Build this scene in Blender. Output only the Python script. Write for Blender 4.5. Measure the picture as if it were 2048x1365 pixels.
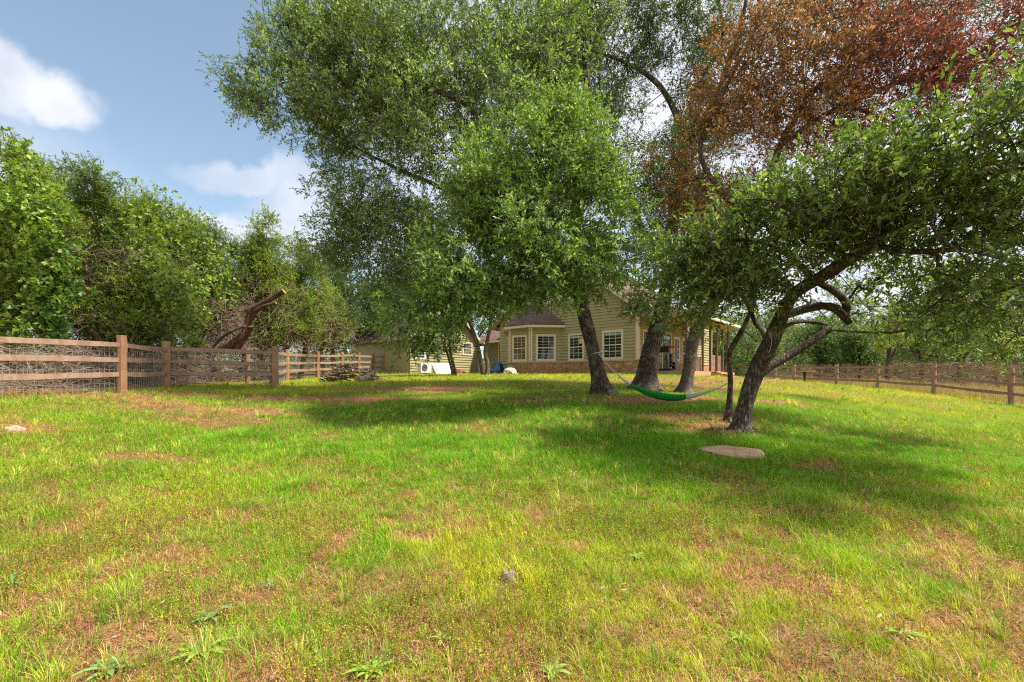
import bpy, math, random
import numpy as np
from mathutils import Vector, Matrix
R = np.random.RandomState(7)
random.seed(7)
for o in list(bpy.data.objects): bpy.data.objects.remove(o)

# ---------------------------------------------------------------- camera, sky, sun, exposure
F, HX, HY, EYE = 910.0, 1024.0, 760.0, 1.4
scn = bpy.context.scene
COL = scn.collection
cam_d = bpy.data.cameras.new("camera"); cam = bpy.data.objects.new("camera", cam_d); COL.objects.link(cam)
cam_d.sensor_width = 36.0; cam_d.lens = F/2048*36.0
cam_d.shift_y = (HY-682.5)/2048.0
cam_d.clip_start = 0.05; cam_d.clip_end = 3000
cam.location = (0, 0, EYE); cam.rotation_euler = (math.radians(90), 0, 0)
scn.camera = cam

SUN_EL, SUN_AZ = 58.0, 98.0      # azimuth clockwise from +Y (the view direction): the sun stands to the right
sd = bpy.data.lights.new("sun", 'SUN'); sd.energy = 2.9; sd.angle = math.radians(4.0); sd.color = (1.0, 0.93, 0.80)
sun = bpy.data.objects.new("sun", sd); COL.objects.link(sun)
se, sa = math.radians(SUN_EL), math.radians(SUN_AZ)
sdir = Vector((math.cos(se)*math.sin(sa), math.cos(se)*math.cos(sa), math.sin(se)))
sun.rotation_euler = sdir.to_track_quat('Z', 'Y').to_euler(); sun.location = (30, 0, 40)

w = bpy.data.worlds.new("World"); scn.world = w; w.use_nodes = True
nt = w.node_tree; nt.nodes.clear(); N = nt.nodes.new; L = nt.links.new
wo = N('ShaderNodeOutputWorld'); bg = N('ShaderNodeBackground'); bg.inputs['Strength'].default_value = 0.15
sky = N('ShaderNodeTexSky'); sky.sky_type = 'NISHITA'; sky.sun_disc = False
sky.sun_elevation = se; sky.sun_rotation = sa; sky.air_density = 1.0; sky.dust_density = 1.5; sky.ozone_density = 1.0
tc = N('ShaderNodeTexCoord')
def vm(op, a, b=None):
    n = N('ShaderNodeVectorMath'); n.operation = op
    for i, v in enumerate((a, b)):
        if v is None: continue
        if isinstance(v, (tuple, list)): n.inputs[i].default_value = v
        else: L(v, n.inputs[i])
    return n
def mt(op, a, b=None, clamp=False):
    n = N('ShaderNodeMath'); n.operation = op; n.use_clamp = clamp
    for i, v in enumerate((a, b)):
        if v is None: continue
        if isinstance(v, (int, float)): n.inputs[i].default_value = v
        else: L(v, n.inputs[i])
    return n.outputs[0]
nz = N('ShaderNodeTexNoise'); nz.inputs['Scale'].default_value = 5.0; nz.inputs['Detail'].default_value = 9.0; nz.inputs['Roughness'].default_value = 0.55
L(tc.outputs['Generated'], nz.inputs['Vector'])
dv = vm('SCALE', vm('SUBTRACT', nz.outputs['Color'], (.5, .5, .5)).outputs[0]); dv.inputs['Scale'].default_value = 0.20
D = vm('ADD', tc.outputs['Generated'], dv.outputs[0]).outputs[0]
def pdir(x, y):
    v = Vector((x-HX, F, HY-y)); v.normalize(); return v
acc = None
# cumulus puffs, and unseen fill clouds added behind and overhead, stand in fixed directions of the sky: direction, half width, half height (radians), density
for x, y, rw, rh, dn in [(55,150,.075,.046,.8),(-60,140,.08,.05,.7),(150,165,.04,.03,.25),(500,372,.11,.030,.5),(640,400,.14,.045,.5),(420,470,.10,.040,.8),(560,500,.17,.050,.75),(700,460,.2,.09,.6),
                         (980,260,.30,.30,.72),(1340,120,.34,.32,.95),(1180,480,.3,.16,.45),(1750,60,.42,.30,.9),(1950,400,.5,.35,.8),(1560,640,.5,.10,.9),(-900,300,.5,.25,.6),((0,-1,.5),0,1.1,.75,.9),((-.7,-.6,.8),0,.6,.5,.9),((.5,-.3,1.2),0,.55,.45,.8)]:  # tuple directions: unseen clouds added for fill light
    c = pdir(x, y) if not isinstance(x, tuple) else Vector(x).normalized()
    q = vm('MULTIPLY', vm('SUBTRACT', D, tuple(c)).outputs[0], (1/rw, 1/rw, 1/rh))
    ln = vm('LENGTH', q.outputs[0]).outputs['Value']
    mr = N('ShaderNodeMapRange'); mr.interpolation_type = 'SMOOTHSTEP'
    L(ln, mr.inputs[0]); mr.inputs[1].default_value = 1.1; mr.inputs[2].default_value = .55; mr.inputs[3].default_value = 0; mr.inputs[4].default_value = dn
    acc = mr.outputs[0] if acc is None else mt('MAXIMUM', acc, mr.outputs[0])
n2 = N('ShaderNodeTexNoise'); n2.inputs['Scale'].default_value = 11.0; n2.inputs['Detail'].default_value = 6.0
L(tc.outputs['Generated'], n2.inputs['Vector'])
cr = N('ShaderNodeValToRGB'); cr.color_ramp.elements[0].color = (2.0, 2.1, 2.4, 1); cr.color_ramp.elements[1].color = (3.05, 3.0, 3.1, 1)
cr.color_ramp.elements[0].position = .3; cr.color_ramp.elements[1].position = .7
L(n2.outputs['Fac'], cr.inputs[0])
hsv = N('ShaderNodeHueSaturation'); hsv.inputs['Hue'].default_value = .487; hsv.inputs['Saturation'].default_value = .86; hsv.inputs['Value'].default_value = .57
L(sky.outputs[0], hsv.inputs['Color'])
mx = N('ShaderNodeMix'); mx.data_type = 'RGBA'
L(acc, mx.inputs[0]); L(hsv.outputs[0], mx.inputs[6]); L(cr.outputs[0], mx.inputs[7])
L(mx.outputs[2], bg.inputs['Color']); L(bg.outputs[0], wo.inputs['Surface'])
scn.view_settings.view_transform = 'Standard'; scn.view_settings.look = 'None'
scn.view_settings.exposure = 1.38; scn.view_settings.gamma = 1.0
scn.render.engine = 'CYCLES'
scn.cycles.max_bounces = 8; scn.cycles.diffuse_bounces = 4; scn.cycles.glossy_bounces = 2; scn.cycles.transmission_bounces = 4; scn.cycles.transparent_max_bounces = 6
scn.cycles.use_denoising = False; scn.cycles.filter_width = 1.15; scn.cycles.use_adaptive_sampling = False
scn.cycles.caustics_reflective = False; scn.cycles.caustics_refractive = False

# ---------------------------------------------------------------- helpers
def P(x, y, d):
    """photo direction (x, y) at depth d metres -> world point"""
    return np.array(((x-HX)/F*d, d, EYE+(HY-y)/F*d))
ORG = {}
def tag(o, label=None, cat=None, group=None, kind=None):
    if label: o['label'] = label
    if cat: o['category'] = cat
    if group: o['group'] = group
    if kind: o['kind'] = kind
    return o
def empty(name, loc, label=None, cat=None, group=None):
    o = bpy.data.objects.new(name, None); COL.objects.link(o); o.location = loc; o.empty_display_size = .2
    ORG[o.name] = np.array(loc, float); return tag(o, label, cat, group)
def obj(name, verts, faces, mat, parent=None, loc=None, smooth=False, col=None, uv=None, mats=None, midx=None):
    """one mesh object from world coordinates. faces: array (n,k) or list of lists"""
    verts = np.asarray(verts, float).reshape(-1, 3)
    if loc is None:
        loc = ORG[parent.name] if parent is not None else np.array((verts[:,0].mean(), verts[:,1].mean(), verts[:,2].min()))
    loc = np.array(loc, float)
    me = bpy.data.meshes.new(name)
    me.vertices.add(len(verts)); me.vertices.foreach_set('co', (verts-loc).astype(np.float32).ravel())
    if isinstance(faces, np.ndarray):
        n, k = faces.shape; flat = faces.ravel().astype(np.int32); st = np.arange(n, dtype=np.int32)*k; tot = np.full(n, k, np.int32)
    else:
        n = len(faces); tot = np.array([len(f) for f in faces], np.int32); st = np.concatenate(([0], np.cumsum(tot)[:-1])).astype(np.int32)
        flat = np.array([i for f in faces for i in f], np.int32)
    me.loops.add(len(flat)); me.loops.foreach_set('vertex_index', flat)
    me.polygons.add(n); me.polygons.foreach_set('loop_start', st)
    try: me.polygons.foreach_set('loop_total', tot)
    except Exception: pass
    if mats:
        for m in mats: me.materials.append(m)
        me.polygons.foreach_set('material_index', np.asarray(midx, np.int32))
    else: me.materials.append(mat)
    me.update(calc_edges=True)
    me.polygons.foreach_set('use_smooth', np.full(n, smooth))
    if col is not None:
        a = me.color_attributes.new('Col', 'FLOAT_COLOR', 'POINT')
        c = np.ones((len(verts), 4), np.float32); c[:, :3] = col; a.data.foreach_set('color', c.ravel())
    if uv is not None:
        u = me.uv_layers.new(name='UVMap'); u.data.foreach_set('uv', np.asarray(uv, np.float32).ravel())
    o = bpy.data.objects.new(name, me); COL.objects.link(o)
    ORG[o.name] = loc
    if parent is not None:
        o.parent = parent; o.location = loc-ORG[parent.name]
    else: o.location = loc
    return o
class MB:
    """collects boxes, bars, tubes into one mesh"""
    def __init__(s): s.v = []; s.f = []; s.n = 0; s.uv = []; s.m = []
    def add(s, v, f, m=0, uv=None):
        s.v.append(np.asarray(v, float)); 
        for q in f:
            s.f.append([i+s.n for i in q]); s.m.append(m)
            s.uv += (uv[f.index(q)] if uv else [(0, 0)]*len(q))
        s.n += len(v)
    def box(s, o, ax, ay, az, m=0):
        """box from corner o with edge vectors"""
        o, ax, ay, az = (np.array(t, float) for t in (o, ax, ay, az))
        v = [o, o+ax, o+ax+ay, o+ay, o+az, o+ax+az, o+ax+ay+az, o+ay+az]
        f = [(0,3,2,1),(4,5,6,7),(0,1,5,4),(1,2,6,5),(2,3,7,6),(3,0,4,7)]
        la, lb, lc = (np.linalg.norm(t) for t in (ax, ay, az))
        uv = [[(0,0),(0,lb),(la,lb),(la,0)],[(0,0),(la,0),(la,lb),(0,lb)],[(0,0),(la,0),(la,lc),(0,lc)],[(0,0),(lb,0),(lb,lc),(0,lc)],[(0,0),(la,0),(la,lc),(0,lc)],[(0,0),(lb,0),(lb,lc),(0,lc)]]
        s.add(v, f, m, uv); return s
    def tube(s, pts, rad, n=8, cap=True, mcap=None, m=0, squash=None):
        pts = np.array(pts, float); K = len(pts); rad = np.broadcast_to(np.array(rad, float), (K,))
        tan = np.gradient(pts, axis=0) if K > 2 else np.array([pts[1]-pts[0]]*2)
        tan /= np.linalg.norm(tan, axis=1)[:, None]+1e-9
        ref = np.array((0, 0, 1.)) if abs(tan[0][2]) < .9 else np.array((1., 0, 0))
        V = []
        for k in range(K):
            a = np.cross(ref, tan[k]); a /= np.linalg.norm(a)+1e-9; b = np.cross(tan[k], a)
            if abs(tan[k][2]) < .99: ref = b if k else ref
            for j in range(n):
                t = 2*math.pi*j/n
                V.append(pts[k]+rad[k]*(math.cos(t)*a*(squash or 1)+math.sin(t)*b))
            ref = b
        f = [(k*n+j, k*n+(j+1) % n, (k+1)*n+(j+1) % n, (k+1)*n+j) for k in range(K-1) for j in range(n)]
        s.add(V, f, m)
        if cap:
            s.add(V[:n], [tuple(range(n))[::-1]], m if mcap is None else mcap)
            s.add(V[-n:], [tuple(range(n))], m if mcap is None else mcap)
        return s
    def lathe(s, c, prof, n=20, m=0):
        c = np.array(c, float); V = []
        for r, z in prof:
            for j in range(n):
                t = 2*math.pi*j/n; V.append(c+np.array((r*math.cos(t), r*math.sin(t), z)))
        f = [(k*n+j, k*n+(j+1) % n, (k+1)*n+(j+1) % n, (k+1)*n+j) for k in range(len(prof)-1) for j in range(n)]
        s.add(V, f, m); s.add(V[-n:], [tuple(range(n))], m); return s
    def build(s, name, mat, parent=None, smooth=False, loc=None, mats=None):
        return obj(name, np.concatenate(s.v), s.f, mat, parent, loc, smooth, uv=s.uv, mats=mats, midx=s.m if mats else None)

def lattice(seed, n=64): return np.random.RandomState(seed).rand(n, n)
_lat = {}
def vnoise(x, y, scale, seed=0, octs=1, rough=.5):
    """smooth value noise 0..1; scale = metres per cell"""
    out = np.zeros(np.broadcast(x, y).shape); amp = 1; tot = 0
    for k in range(octs):
        if (seed, k) not in _lat: _lat[(seed, k)] = lattice(seed*17+k)
        g = _lat[(seed, k)]; u = np.asarray(x)/scale*(2**k)+31.3*k; v = np.asarray(y)/scale*(2**k)+17.7*k
        i = np.floor(u).astype(int); j = np.floor(v).astype(int); fu = u-i; fv = v-j
        fu = fu*fu*(3-2*fu); fv = fv*fv*(3-2*fv)
        a = g[i % 64, j % 64]; b = g[(i+1) % 64, j % 64]; c = g[i % 64, (j+1) % 64]; d = g[(i+1) % 64, (j+1) % 64]
        out += amp*((a*(1-fu)+b*fu)*(1-fv)+(c*(1-fu)+d*fu)*fv); tot += amp; amp *= rough
    return out/tot

# ---------------------------------------------------------------- materials
class Mat:
    def __init__(s, name):
        s.m = bpy.data.materials.new(name); s.m.use_nodes = True; s.t = s.m.node_tree; s.t.nodes.clear()
        s.out = s.t.nodes.new('ShaderNodeOutputMaterial'); s.b = s.t.nodes.new('ShaderNodeBsdfPrincipled'); s.link(s.b.outputs[0], s.out.inputs[0])
    def n(s, typ, **kw):
        n = s.t.nodes.new(typ)
        for k, v in kw.items():
            if hasattr(n, k): setattr(n, k, v)
            else: n.inputs[k.replace('_', ' ')].default_value = v
        return n
    def link(s, a, b): s.t.links.new(a, b)
    def noise(s, scale, detail=4, rough=.55, vec=None, dist=0):
        n = s.n('ShaderNodeTexNoise', Scale=scale, Detail=detail, Roughness=rough, Distortion=dist)
        s.link(vec if vec is not None else s.co(), n.inputs['Vector']); return n
    def co(s, which='Object', sc=None):
        if not hasattr(s, '_tc'): s._tc = s.n('ShaderNodeTexCoord')
        o = s._tc.outputs[which]
        if sc:
            mp = s.n('ShaderNodeMapping'); mp.inputs['Scale'].default_value = sc; s.link(o, mp.inputs[0]); o = mp.outputs[0]
        return o
    def ramp(s, fac, stops):
        r = s.n('ShaderNodeValToRGB'); e = r.color_ramp.elements
        while len(e) < len(stops): e.new(.5)
        for q, (p, c) in zip(e, stops): q.position = p; q.color = (*c, 1)
        s.link(fac, r.inputs[0]); return r.outputs[0]
    def mix(s, fac, a, b, mode='MIX'):
        x = s.n('ShaderNodeMix'); x.data_type = 'RGBA'; x.blend_type = mode
        for v, i in ((fac, 0), (a, 6), (b, 7)):
            if isinstance(v, (int, float)): x.inputs[i].default_value = v
            elif isinstance(v, tuple): x.inputs[i].default_value = (*v, 1)
            else: s.link(v, x.inputs[i])
        return x.outputs[2]
    def bump(s, h, strength=.3, dist=.02):
        b = s.n('ShaderNodeBump', Strength=strength, Distance=dist); s.link(h, b.inputs['Height']); s.link(b.outputs[0], s.b.inputs['Normal'])
    def base(s, c, rough=.7, spec=.3):
        if isinstance(c, tuple): s.b.inputs['Base Color'].default_value = (*c, 1)
        else: s.link(c, s.b.inputs['Base Color'])
        s.b.inputs['Roughness'].default_value = rough; s.b.inputs['Specular IOR Level'].default_value = spec; return s
def plain(name, c, rough=.6, spec=.3, var=.12, sc=6, metal=0):
    m = Mat(name); n = m.noise(sc, 5)
    m.base(m.mix(n.outputs['Fac'], tuple(x*(1-var*2) for x in c), tuple(min(1, x*(1+var*2)) for x in c)), rough, spec)
    m.b.inputs['Metallic'].default_value = metal; return m.m
def leafmat(name, trans=.32, rough=.42, spec=.45, under=1.25, tint=(1.35, 1.5, .5)):
    m = Mat(name); a = m.n('ShaderNodeAttribute', attribute_name='Col')
    n = m.noise(1.6, 3); c = m.mix(1.0, a.outputs['Color'], m.ramp(n.outputs['Fac'], [(.3, (.8,.85,.8)), (.7, (1.18,1.15,1.1))]), 'MULTIPLY')
    g = m.n('ShaderNodeNewGeometry'); c2 = m.mix(g.outputs['Backfacing'], c, m.mix(1.0, c, (under, under*.97, under*1.05), 'MULTIPLY'))
    m.base(c2, rough, spec)
    t = m.n('ShaderNodeBsdfTranslucent'); m.link(m.mix(1.0, c, tint, 'MULTIPLY'), t.inputs['Color'])
    x = m.n('ShaderNodeMixShader'); x.inputs[0].default_value = trans
    m.link(m.b.outputs[0], x.inputs[1]); m.link(t.outputs[0], x.inputs[2]); m.link(x.outputs[0], m.out.inputs[0]); return m.m
M = {}
M['leaf'] = leafmat('oak_leaf', .38); M['dead'] = leafmat('dead_leaf', .22, .5, .35, 1.2, (1.2, 1.05, .9)); M['grass'] = leafmat('grass_blade', .32, .55, .25, 1.1)
def bark(name, dark, light, lichen, sc=1.0):
    m = Mat(name); v = m.co('Object', (1, 1, .22))
    vo = m.n('ShaderNodeTexVoronoi', feature='DISTANCE_TO_EDGE', Scale=24*sc); nn = m.noise(9*sc, 6, .6, v, .6)
    mv = m.n('ShaderNodeVectorMath', operation='ADD'); m.link(v, mv.inputs[0])
    sc_ = m.n('ShaderNodeVectorMath', operation='SCALE'); sc_.inputs['Scale'].default_value = .09; m.link(nn.outputs['Color'], sc_.inputs[0]); m.link(sc_.outputs[0], mv.inputs[1]); m.link(mv.outputs[0], vo.inputs['Vector'])
    c = m.ramp(vo.outputs['Distance'], [(0, tuple(x*.35 for x in dark)), (.16, dark), (.5, light)])
    n3 = m.noise(3.2, 6, .7); c = m.mix(m.ramp(n3.outputs['Fac'], [(.52, (0,0,0)), (.66, (.6,.6,.6))]), c, lichen)
    m.base(c, .9, .15); m.bump(m.mix(.5, vo.outputs['Distance'], nn.outputs['Fac']), .9, .035); return m.m
M['bark'] = bark('oak_bark', (.085,.062,.05), (.25,.195,.16), (.30,.28,.22))
M['bark2'] = bark('pale_bark', (.15,.115,.09), (.36,.29,.235), (.33,.31,.27), 1.4)
M['cedarbark'] = bark('cedar_bark', (.15,.07,.045), (.38,.22,.14), (.25,.2,.17), 1.2)
M['twig'] = plain('twig', (.10,.08,.065), .9, .1, .25, 9)
M['deadtwig'] = plain('dead_twig', (.33,.24,.18), .9, .1, .3, 7)
M['cut'] = plain('cut_wood', (.62,.34,.13), .8, .2, .12, 30)
def wood(name, a, b, rough=.85):
    m = Mat(name); n = m.noise(5, 6, .65, m.co('Object', (1, 1, .35)), 1.0); n2 = m.noise(38, 3, .6, m.co('Object', (1, 1, 1)))
    m.base(m.mix(m.ramp(n2.outputs['Fac'], [(.35, (0,0,0)), (.65, (.35,.35,.35))]), m.ramp(n.outputs['Fac'], [(.3, a), (.68, b)]), tuple(x*.45 for x in a)), rough, .2); m.bump(n2.outputs['Fac'], .4, .01); return m.m
M['post'] = wood('cedar_post', (.32,.165,.085), (.55,.34,.2)); M['rail'] = wood('weathered_rail', (.29,.17,.12), (.50,.35,.26))
M['rail2'] = wood('brown_rail', (.28,.16,.115), (.47,.31,.235)); M['wire'] = plain('galvanised_wire', (.42,.42,.40), .5, .5, .1, 5, .6)
M['lumber'] = wood('stair_lumber', (.55,.27,.09), (.72,.42,.18)); M['porchpost'] = wood('porch_post_wood', (.16,.085,.06), (.27,.16,.12))
M['siding'] = plain('green_siding', (.39,.35,.185), .65, .25, .05, 3); M['trim'] = plain('cream_trim', (.74,.61,.47), .55, .3, .04, 4)
M['sash'] = plain('white_sash', (.76,.75,.70), .4, .4, .03); M['ceil'] = plain('porch_ceiling', (.48,.36,.20), .6, .2, .05)
M['cap'] = plain('limestone_cap', (.55,.43,.31), .8, .2, .12, 12)
m = Mat('window_glass'); m.base((.018,.022,.022), .03, .9); m.b.inputs['Coat Weight'].default_value = .5
n = m.noise(1.2, 2); m.bump(n.outputs['Fac'], .08, .05); M['glass'] = m.m
m = Mat('window_glass_tan_room'); m.base((.13,.085,.035), .05, .8); M['glass2'] = m.m  # brown tint for the tan room seen through the bay window
m = Mat('roof_shingle'); br = m.n('ShaderNodeTexBrick', Scale=1.0); br.inputs['Brick Width'].default_value = .3; br.inputs['Row Height'].default_value = .14; br.inputs['Mortar Size'].default_value = .012
br.inputs['Color1'].default_value = (.17,.105,.09,1); br.inputs['Color2'].default_value = (.25,.165,.145,1); br.inputs['Mortar'].default_value = (.07,.045,.045,1); br.offset = .5
m.link(m.co('UV'), br.inputs['Vector']); nn = m.noise(14, 4)
m.base(m.mix(.5, br.outputs['Color'], m.mix(1.0, br.outputs['Color'], m.ramp(nn.outputs['Fac'], [(.3,(.5,.5,.5)),(.7,(1.5,1.45,1.4))]), 'MULTIPLY')), .9, .15); m.bump(br.outputs['Fac'], -.5, .01); M['shingle'] = m.m
m = Mat('rubble_stone'); nn = m.noise(3.5, 3, .5, None, .5)
mp = m.co('Object', (1, 1, 1.5)); ad = m.n('ShaderNodeVectorMath', operation='ADD'); s2 = m.n('ShaderNodeVectorMath', operation='SCALE'); s2.inputs['Scale'].default_value = .18
m.link(nn.outputs['Color'], s2.inputs[0]); m.link(mp, ad.inputs[0]); m.link(s2.outputs[0], ad.inputs[1])
v1 = m.n('ShaderNodeTexVoronoi', Scale=3.6); v2 = m.n('ShaderNodeTexVoronoi', feature='DISTANCE_TO_EDGE', Scale=3.6); m.link(ad.outputs[0], v1.inputs[0]); m.link(ad.outputs[0], v2.inputs[0])
sep = m.n('ShaderNodeSeparateColor'); m.link(v1.outputs['Color'], sep.inputs[0])
sc_ = m.ramp(sep.outputs[0], [(0,(.40,.17,.06)),(.35,(.55,.29,.11)),(.7,(.46,.24,.10)),(1,(.66,.44,.22))]); n3 = m.noise(9, 6, .7)
sc_ = m.mix(1.0, sc_, m.ramp(n3.outputs['Fac'], [(.3,(.62,.6,.58)),(.7,(1.3,1.3,1.3))]), 'MULTIPLY')
m.base(m.mix(m.ramp(v2.outputs['Distance'], [(.03,(1,1,1)),(.07,(0,0,0))]), sc_, (.46,.34,.24)), .9, .15); m.bump(m.ramp(v2.outputs['Distance'], [(0,(0,0,0)),(.12,(1,1,1))]), .8, .03); M['stone'] = m.m
M['concrete'] = plain('reddish_concrete', (.36,.22,.16), .9, .15, .15, 5); M['slabside'] = plain('orange_tan_slab', (.55,.32,.20), .9, .15, .15, 4)  # porch slab is orange tan, lighter than the concrete along its front
M['white'] = plain('white_paint', (.72,.72,.72), .5, .4, .04); M['grey'] = plain('grey_plastic', (.22,.25,.27), .5, .4, .08); M['black'] = plain('black_metal', (.02,.02,.022), .4, .5, .1)
M['red'] = plain('red_padding', (.62,.03,.03), .5, .4, .06); M['blue'] = plain('blue_plastic', (.03,.14,.33), .4, .5, .1); M['yellow'] = plain('yellow_paper', (.85,.5,.02), .7, .2, .03)
M['green'] = plain('green_nylon', (.004,.24,.03), .6, .3, .15, 12); M['greynylon'] = plain('grey_nylon', (.55,.55,.52), .6, .3, .08, 15)
M['rock'] = plain('limestone_rock', (.62,.40,.25), .95, .1, .22, 14); M['greyrock'] = plain('grey_rock', (.27,.2,.17), .95, .1, .3, 22); M['paperrock'] = plain('pale_rock', (.50,.37,.27), .95, .1, .15, 18)
# ---------------------------------------------------------------- terrain
CP = np.array([(0,0,-1.4),(0,2,-1.36),(-3,3,-1.32),(3,3,-1.34),(0,5,-1.16),(3,6.6,-1.01),(3.93,7.8,-.86),(4.07,8.5,-.73),(2.4,12,-.36),(3.8,13,-.28),(4.8,12.5,-.33),
 (-1,9,-.78),(-2,16,-.05),(-5,7,-.90),(-7.1,6.5,-.74),(-9.9,7.3,-.36),(-9.9,4.5,-.5),(-9,10.5,-.29),(-9.8,12.9,-.23),(-7.6,14.6,-.24),(-9.4,19,-.06),(-9.7,22.7,.08),(-9.4,28,.36),(-7,30,.42),(-6.4,28.4,.38),(-2.4,33,.38),(1,27,.30),(6.67,24,.30),(3,21,.16),(-3,22,.18),
 (8.56,22.4,.18),(13,28,.12),(16,36,.15),(11,18,-.1),(8,14,-.42),(9,7,-1.32),(14,10,-1.25),(20,8,-1.5),(17.6,16,-.91),(18,19.4,-.62),(18.3,22.75,-.475),(19,26.9,-.38),(18.6,30,-.3),(20,34.8,-.12),(20.5,39,0),
 (26,20,-.9),(35,30,-.7),(-15,12,-.1),(-20,25,.4),(-14,5,-.5),(0,45,.3),(20,60,-.1),(-25,50,.8),(60,60,-.8),(-60,40,1.2),(0,-10,-2.2),(-20,-8,-2),(20,-8,-2.4),(50,10,-2),(0,110,-.4),(-80,110,.5),(80,110,-.8)], float)
def _tps(r2): return np.where(r2 > 1e-9, .5*r2*np.log(r2+1e-12), 0)
_d2 = ((CP[:, None, :2]-CP[None, :, :2])**2).sum(-1)
_n = len(CP); _A = np.zeros((_n+3, _n+3)); _A[:_n, :_n] = _tps(_d2)+np.eye(_n)*6.0
_A[:_n, _n] = 1; _A[:_n, _n+1:] = CP[:, :2]; _A[_n:, :_n] = _A[:_n, _n:].T
_W = np.linalg.solve(_A, np.concatenate((CP[:, 2], [0, 0, 0])))
def gz(x, y):
    """ground height (world z)"""
    x = np.asarray(x, float); y = np.asarray(y, float); sh = np.broadcast(x, y).shape; x = np.broadcast_to(x, sh).ravel(); y = np.broadcast_to(y, sh).ravel()
    out = np.zeros(len(x))
    for s in range(0, len(x), 40000):
        a, b = x[s:s+40000], y[s:s+40000]
        ca, cb = np.clip(a, -110, 110), np.clip(b, -30, 130)
        r2 = (ca[:, None]-CP[None, :, 0])**2+(cb[:, None]-CP[None, :, 1])**2
        out[s:s+40000] = _tps(r2)@_W[:_n]+_W[_n]+_W[_n+1]*ca+_W[_n+2]*cb
    near = np.exp(-((np.hypot(x, y)/28)**2))
    out += EYE+near*(.07*(vnoise(x, y, 1.3, 3, 3)-.5)+.10*(vnoise(x, y, 4.0, 4, 2)-.5))
    return out.reshape(sh)
def G(x, y, dz=0): return np.array((x, y, float(gz(x, y))+dz))
def pg(px, py):
    """point where the view direction of photo pixel meets the ground"""
    d = np.geomspace(1.6, 70, 500); X = (px-HX)/F*d; Z = EYE+(HY-py)/F*d
    k = np.argmax(gz(X, d) >= Z); return np.array((X[k], d[k], float(gz(X[k], d[k]))))
# bare earth and colour zones of the lawn, in metres on the ground
BARE = [(pg(430,822), 1.9, .55), (pg(420,845), 1.0, .3), (pg(640,800), 2.0, .7), (pg(820,778), 2.2, .9), (pg(560,800), 1.5, .6), (pg(1085,800), 1.2, .5), (pg(1400,836), 1.1, .6), (pg(1290,800), 1.4, .55), (pg(1440,862), .75, .35),
        (pg(1420,800), 1.0, .4),(pg(1545,805), .9, .45),(pg(1400,775), 1.4, 1.0),(pg(1330,762), 2.2, 1.2),(pg(1500,762), 2.0, 1.4),(pg(735,762), 1.3, .8),(pg(30,858), .8, .35),(pg(120,790), 2.6, .8),(pg(330,785), 2.0, .6),
        (pg(640,1120), .22, .16),(pg(700,1090), .18, .15),(pg(560,1300), .2, .08),(pg(790,1270), .2, .1),(pg(1650,1300), .3, .08),(pg(340,1270), .2, .06),(pg(300,920), .7, .3),(pg(1650,935), .5, .2)]
def bare(x, y):
    out = np.zeros(np.broadcast(x, y).shape); wx = x+.9*(vnoise(x, y, .9, 21, 3)-.5); wy = y+.9*(vnoise(x, y, .9, 22, 3)-.5)
    for c, rx, ry in BARE: out = np.maximum(out, np.clip(1.35-((wx-c[0])/rx)**2-((wy-c[1])/max(ry, .15))**2, 0, 1))
    out = np.maximum(out, np.clip((vnoise(x, y, .6, 23, 4, .65)-.64)*7, 0, .5)*np.exp(-(np.maximum(y-7, 0)/8)**2))
    return np.clip(out, 0, 1)
def dry(x, y):
    """dead reddish brown grass patches, mostly close to the camera"""
    n = .5*vnoise(x, y, .8, 31, 4, .65)+.5*vnoise(x, y, .22, 33, 3, .6)+.03; fr = np.clip(1.25-y/5.2, 0, 1)+.12
    return np.clip((n-.595+.145*fr)*6, 0, 1)*np.clip(fr*1.6, .22, 1)
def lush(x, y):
    """darker green fine grass in the middle of the slope"""
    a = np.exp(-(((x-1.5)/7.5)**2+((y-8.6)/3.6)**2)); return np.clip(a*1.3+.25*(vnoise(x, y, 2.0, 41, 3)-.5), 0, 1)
def outside(x, y):
    """1 where the tall dry grass beyond the right fence grows"""
    fx = np.interp(y, [8, 16, 22.7, 30, 40, 60], [18.2, 17.9, 18.6, 19.3, 21, 24]); return np.clip((x-fx)*1.2, 0, 1)*(y < 60)
def warp(n, lo, hi, k):
    t = np.linspace(-1, 1, n); s = np.sinh(k*t)/math.sinh(k); return np.where(s < 0, -s*lo, s*hi)
gx = warp(300, -260, 260, 4.2); gy = 5+warp(340, -60, 600, 4.6)
XX, YY = np.meshgrid(gx, gy, indexing='ij'); ZZ = gz(XX, YY)
gv = np.stack((XX, YY, ZZ), -1).reshape(-1, 3); a_, b_ = len(gx), len(gy)
ii, jj = np.meshgrid(np.arange(a_-1), np.arange(b_-1), indexing='ij'); k0 = (ii*b_+jj).ravel()
gf = np.stack((k0, k0+b_, k0+b_+1, k0+1), 1)
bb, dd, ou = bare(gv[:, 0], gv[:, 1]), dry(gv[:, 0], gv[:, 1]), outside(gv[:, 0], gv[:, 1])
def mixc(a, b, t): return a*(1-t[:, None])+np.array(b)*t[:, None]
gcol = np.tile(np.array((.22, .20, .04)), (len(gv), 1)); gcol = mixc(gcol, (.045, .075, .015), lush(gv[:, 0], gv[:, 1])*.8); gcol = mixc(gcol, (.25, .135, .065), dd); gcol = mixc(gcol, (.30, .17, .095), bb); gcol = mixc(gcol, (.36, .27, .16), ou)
m = Mat('lawn_soil'); a = m.n('ShaderNodeAttribute', attribute_name='Col'); n1 = m.noise(9, 8, .7); n2 = m.noise(60, 4, .7)
c = m.mix(1.0, a.outputs['Color'], m.ramp(n1.outputs['Fac'], [(.3,(.5,.48,.45)),(.7,(1.45,1.4,1.35))]), 'MULTIPLY')
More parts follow.
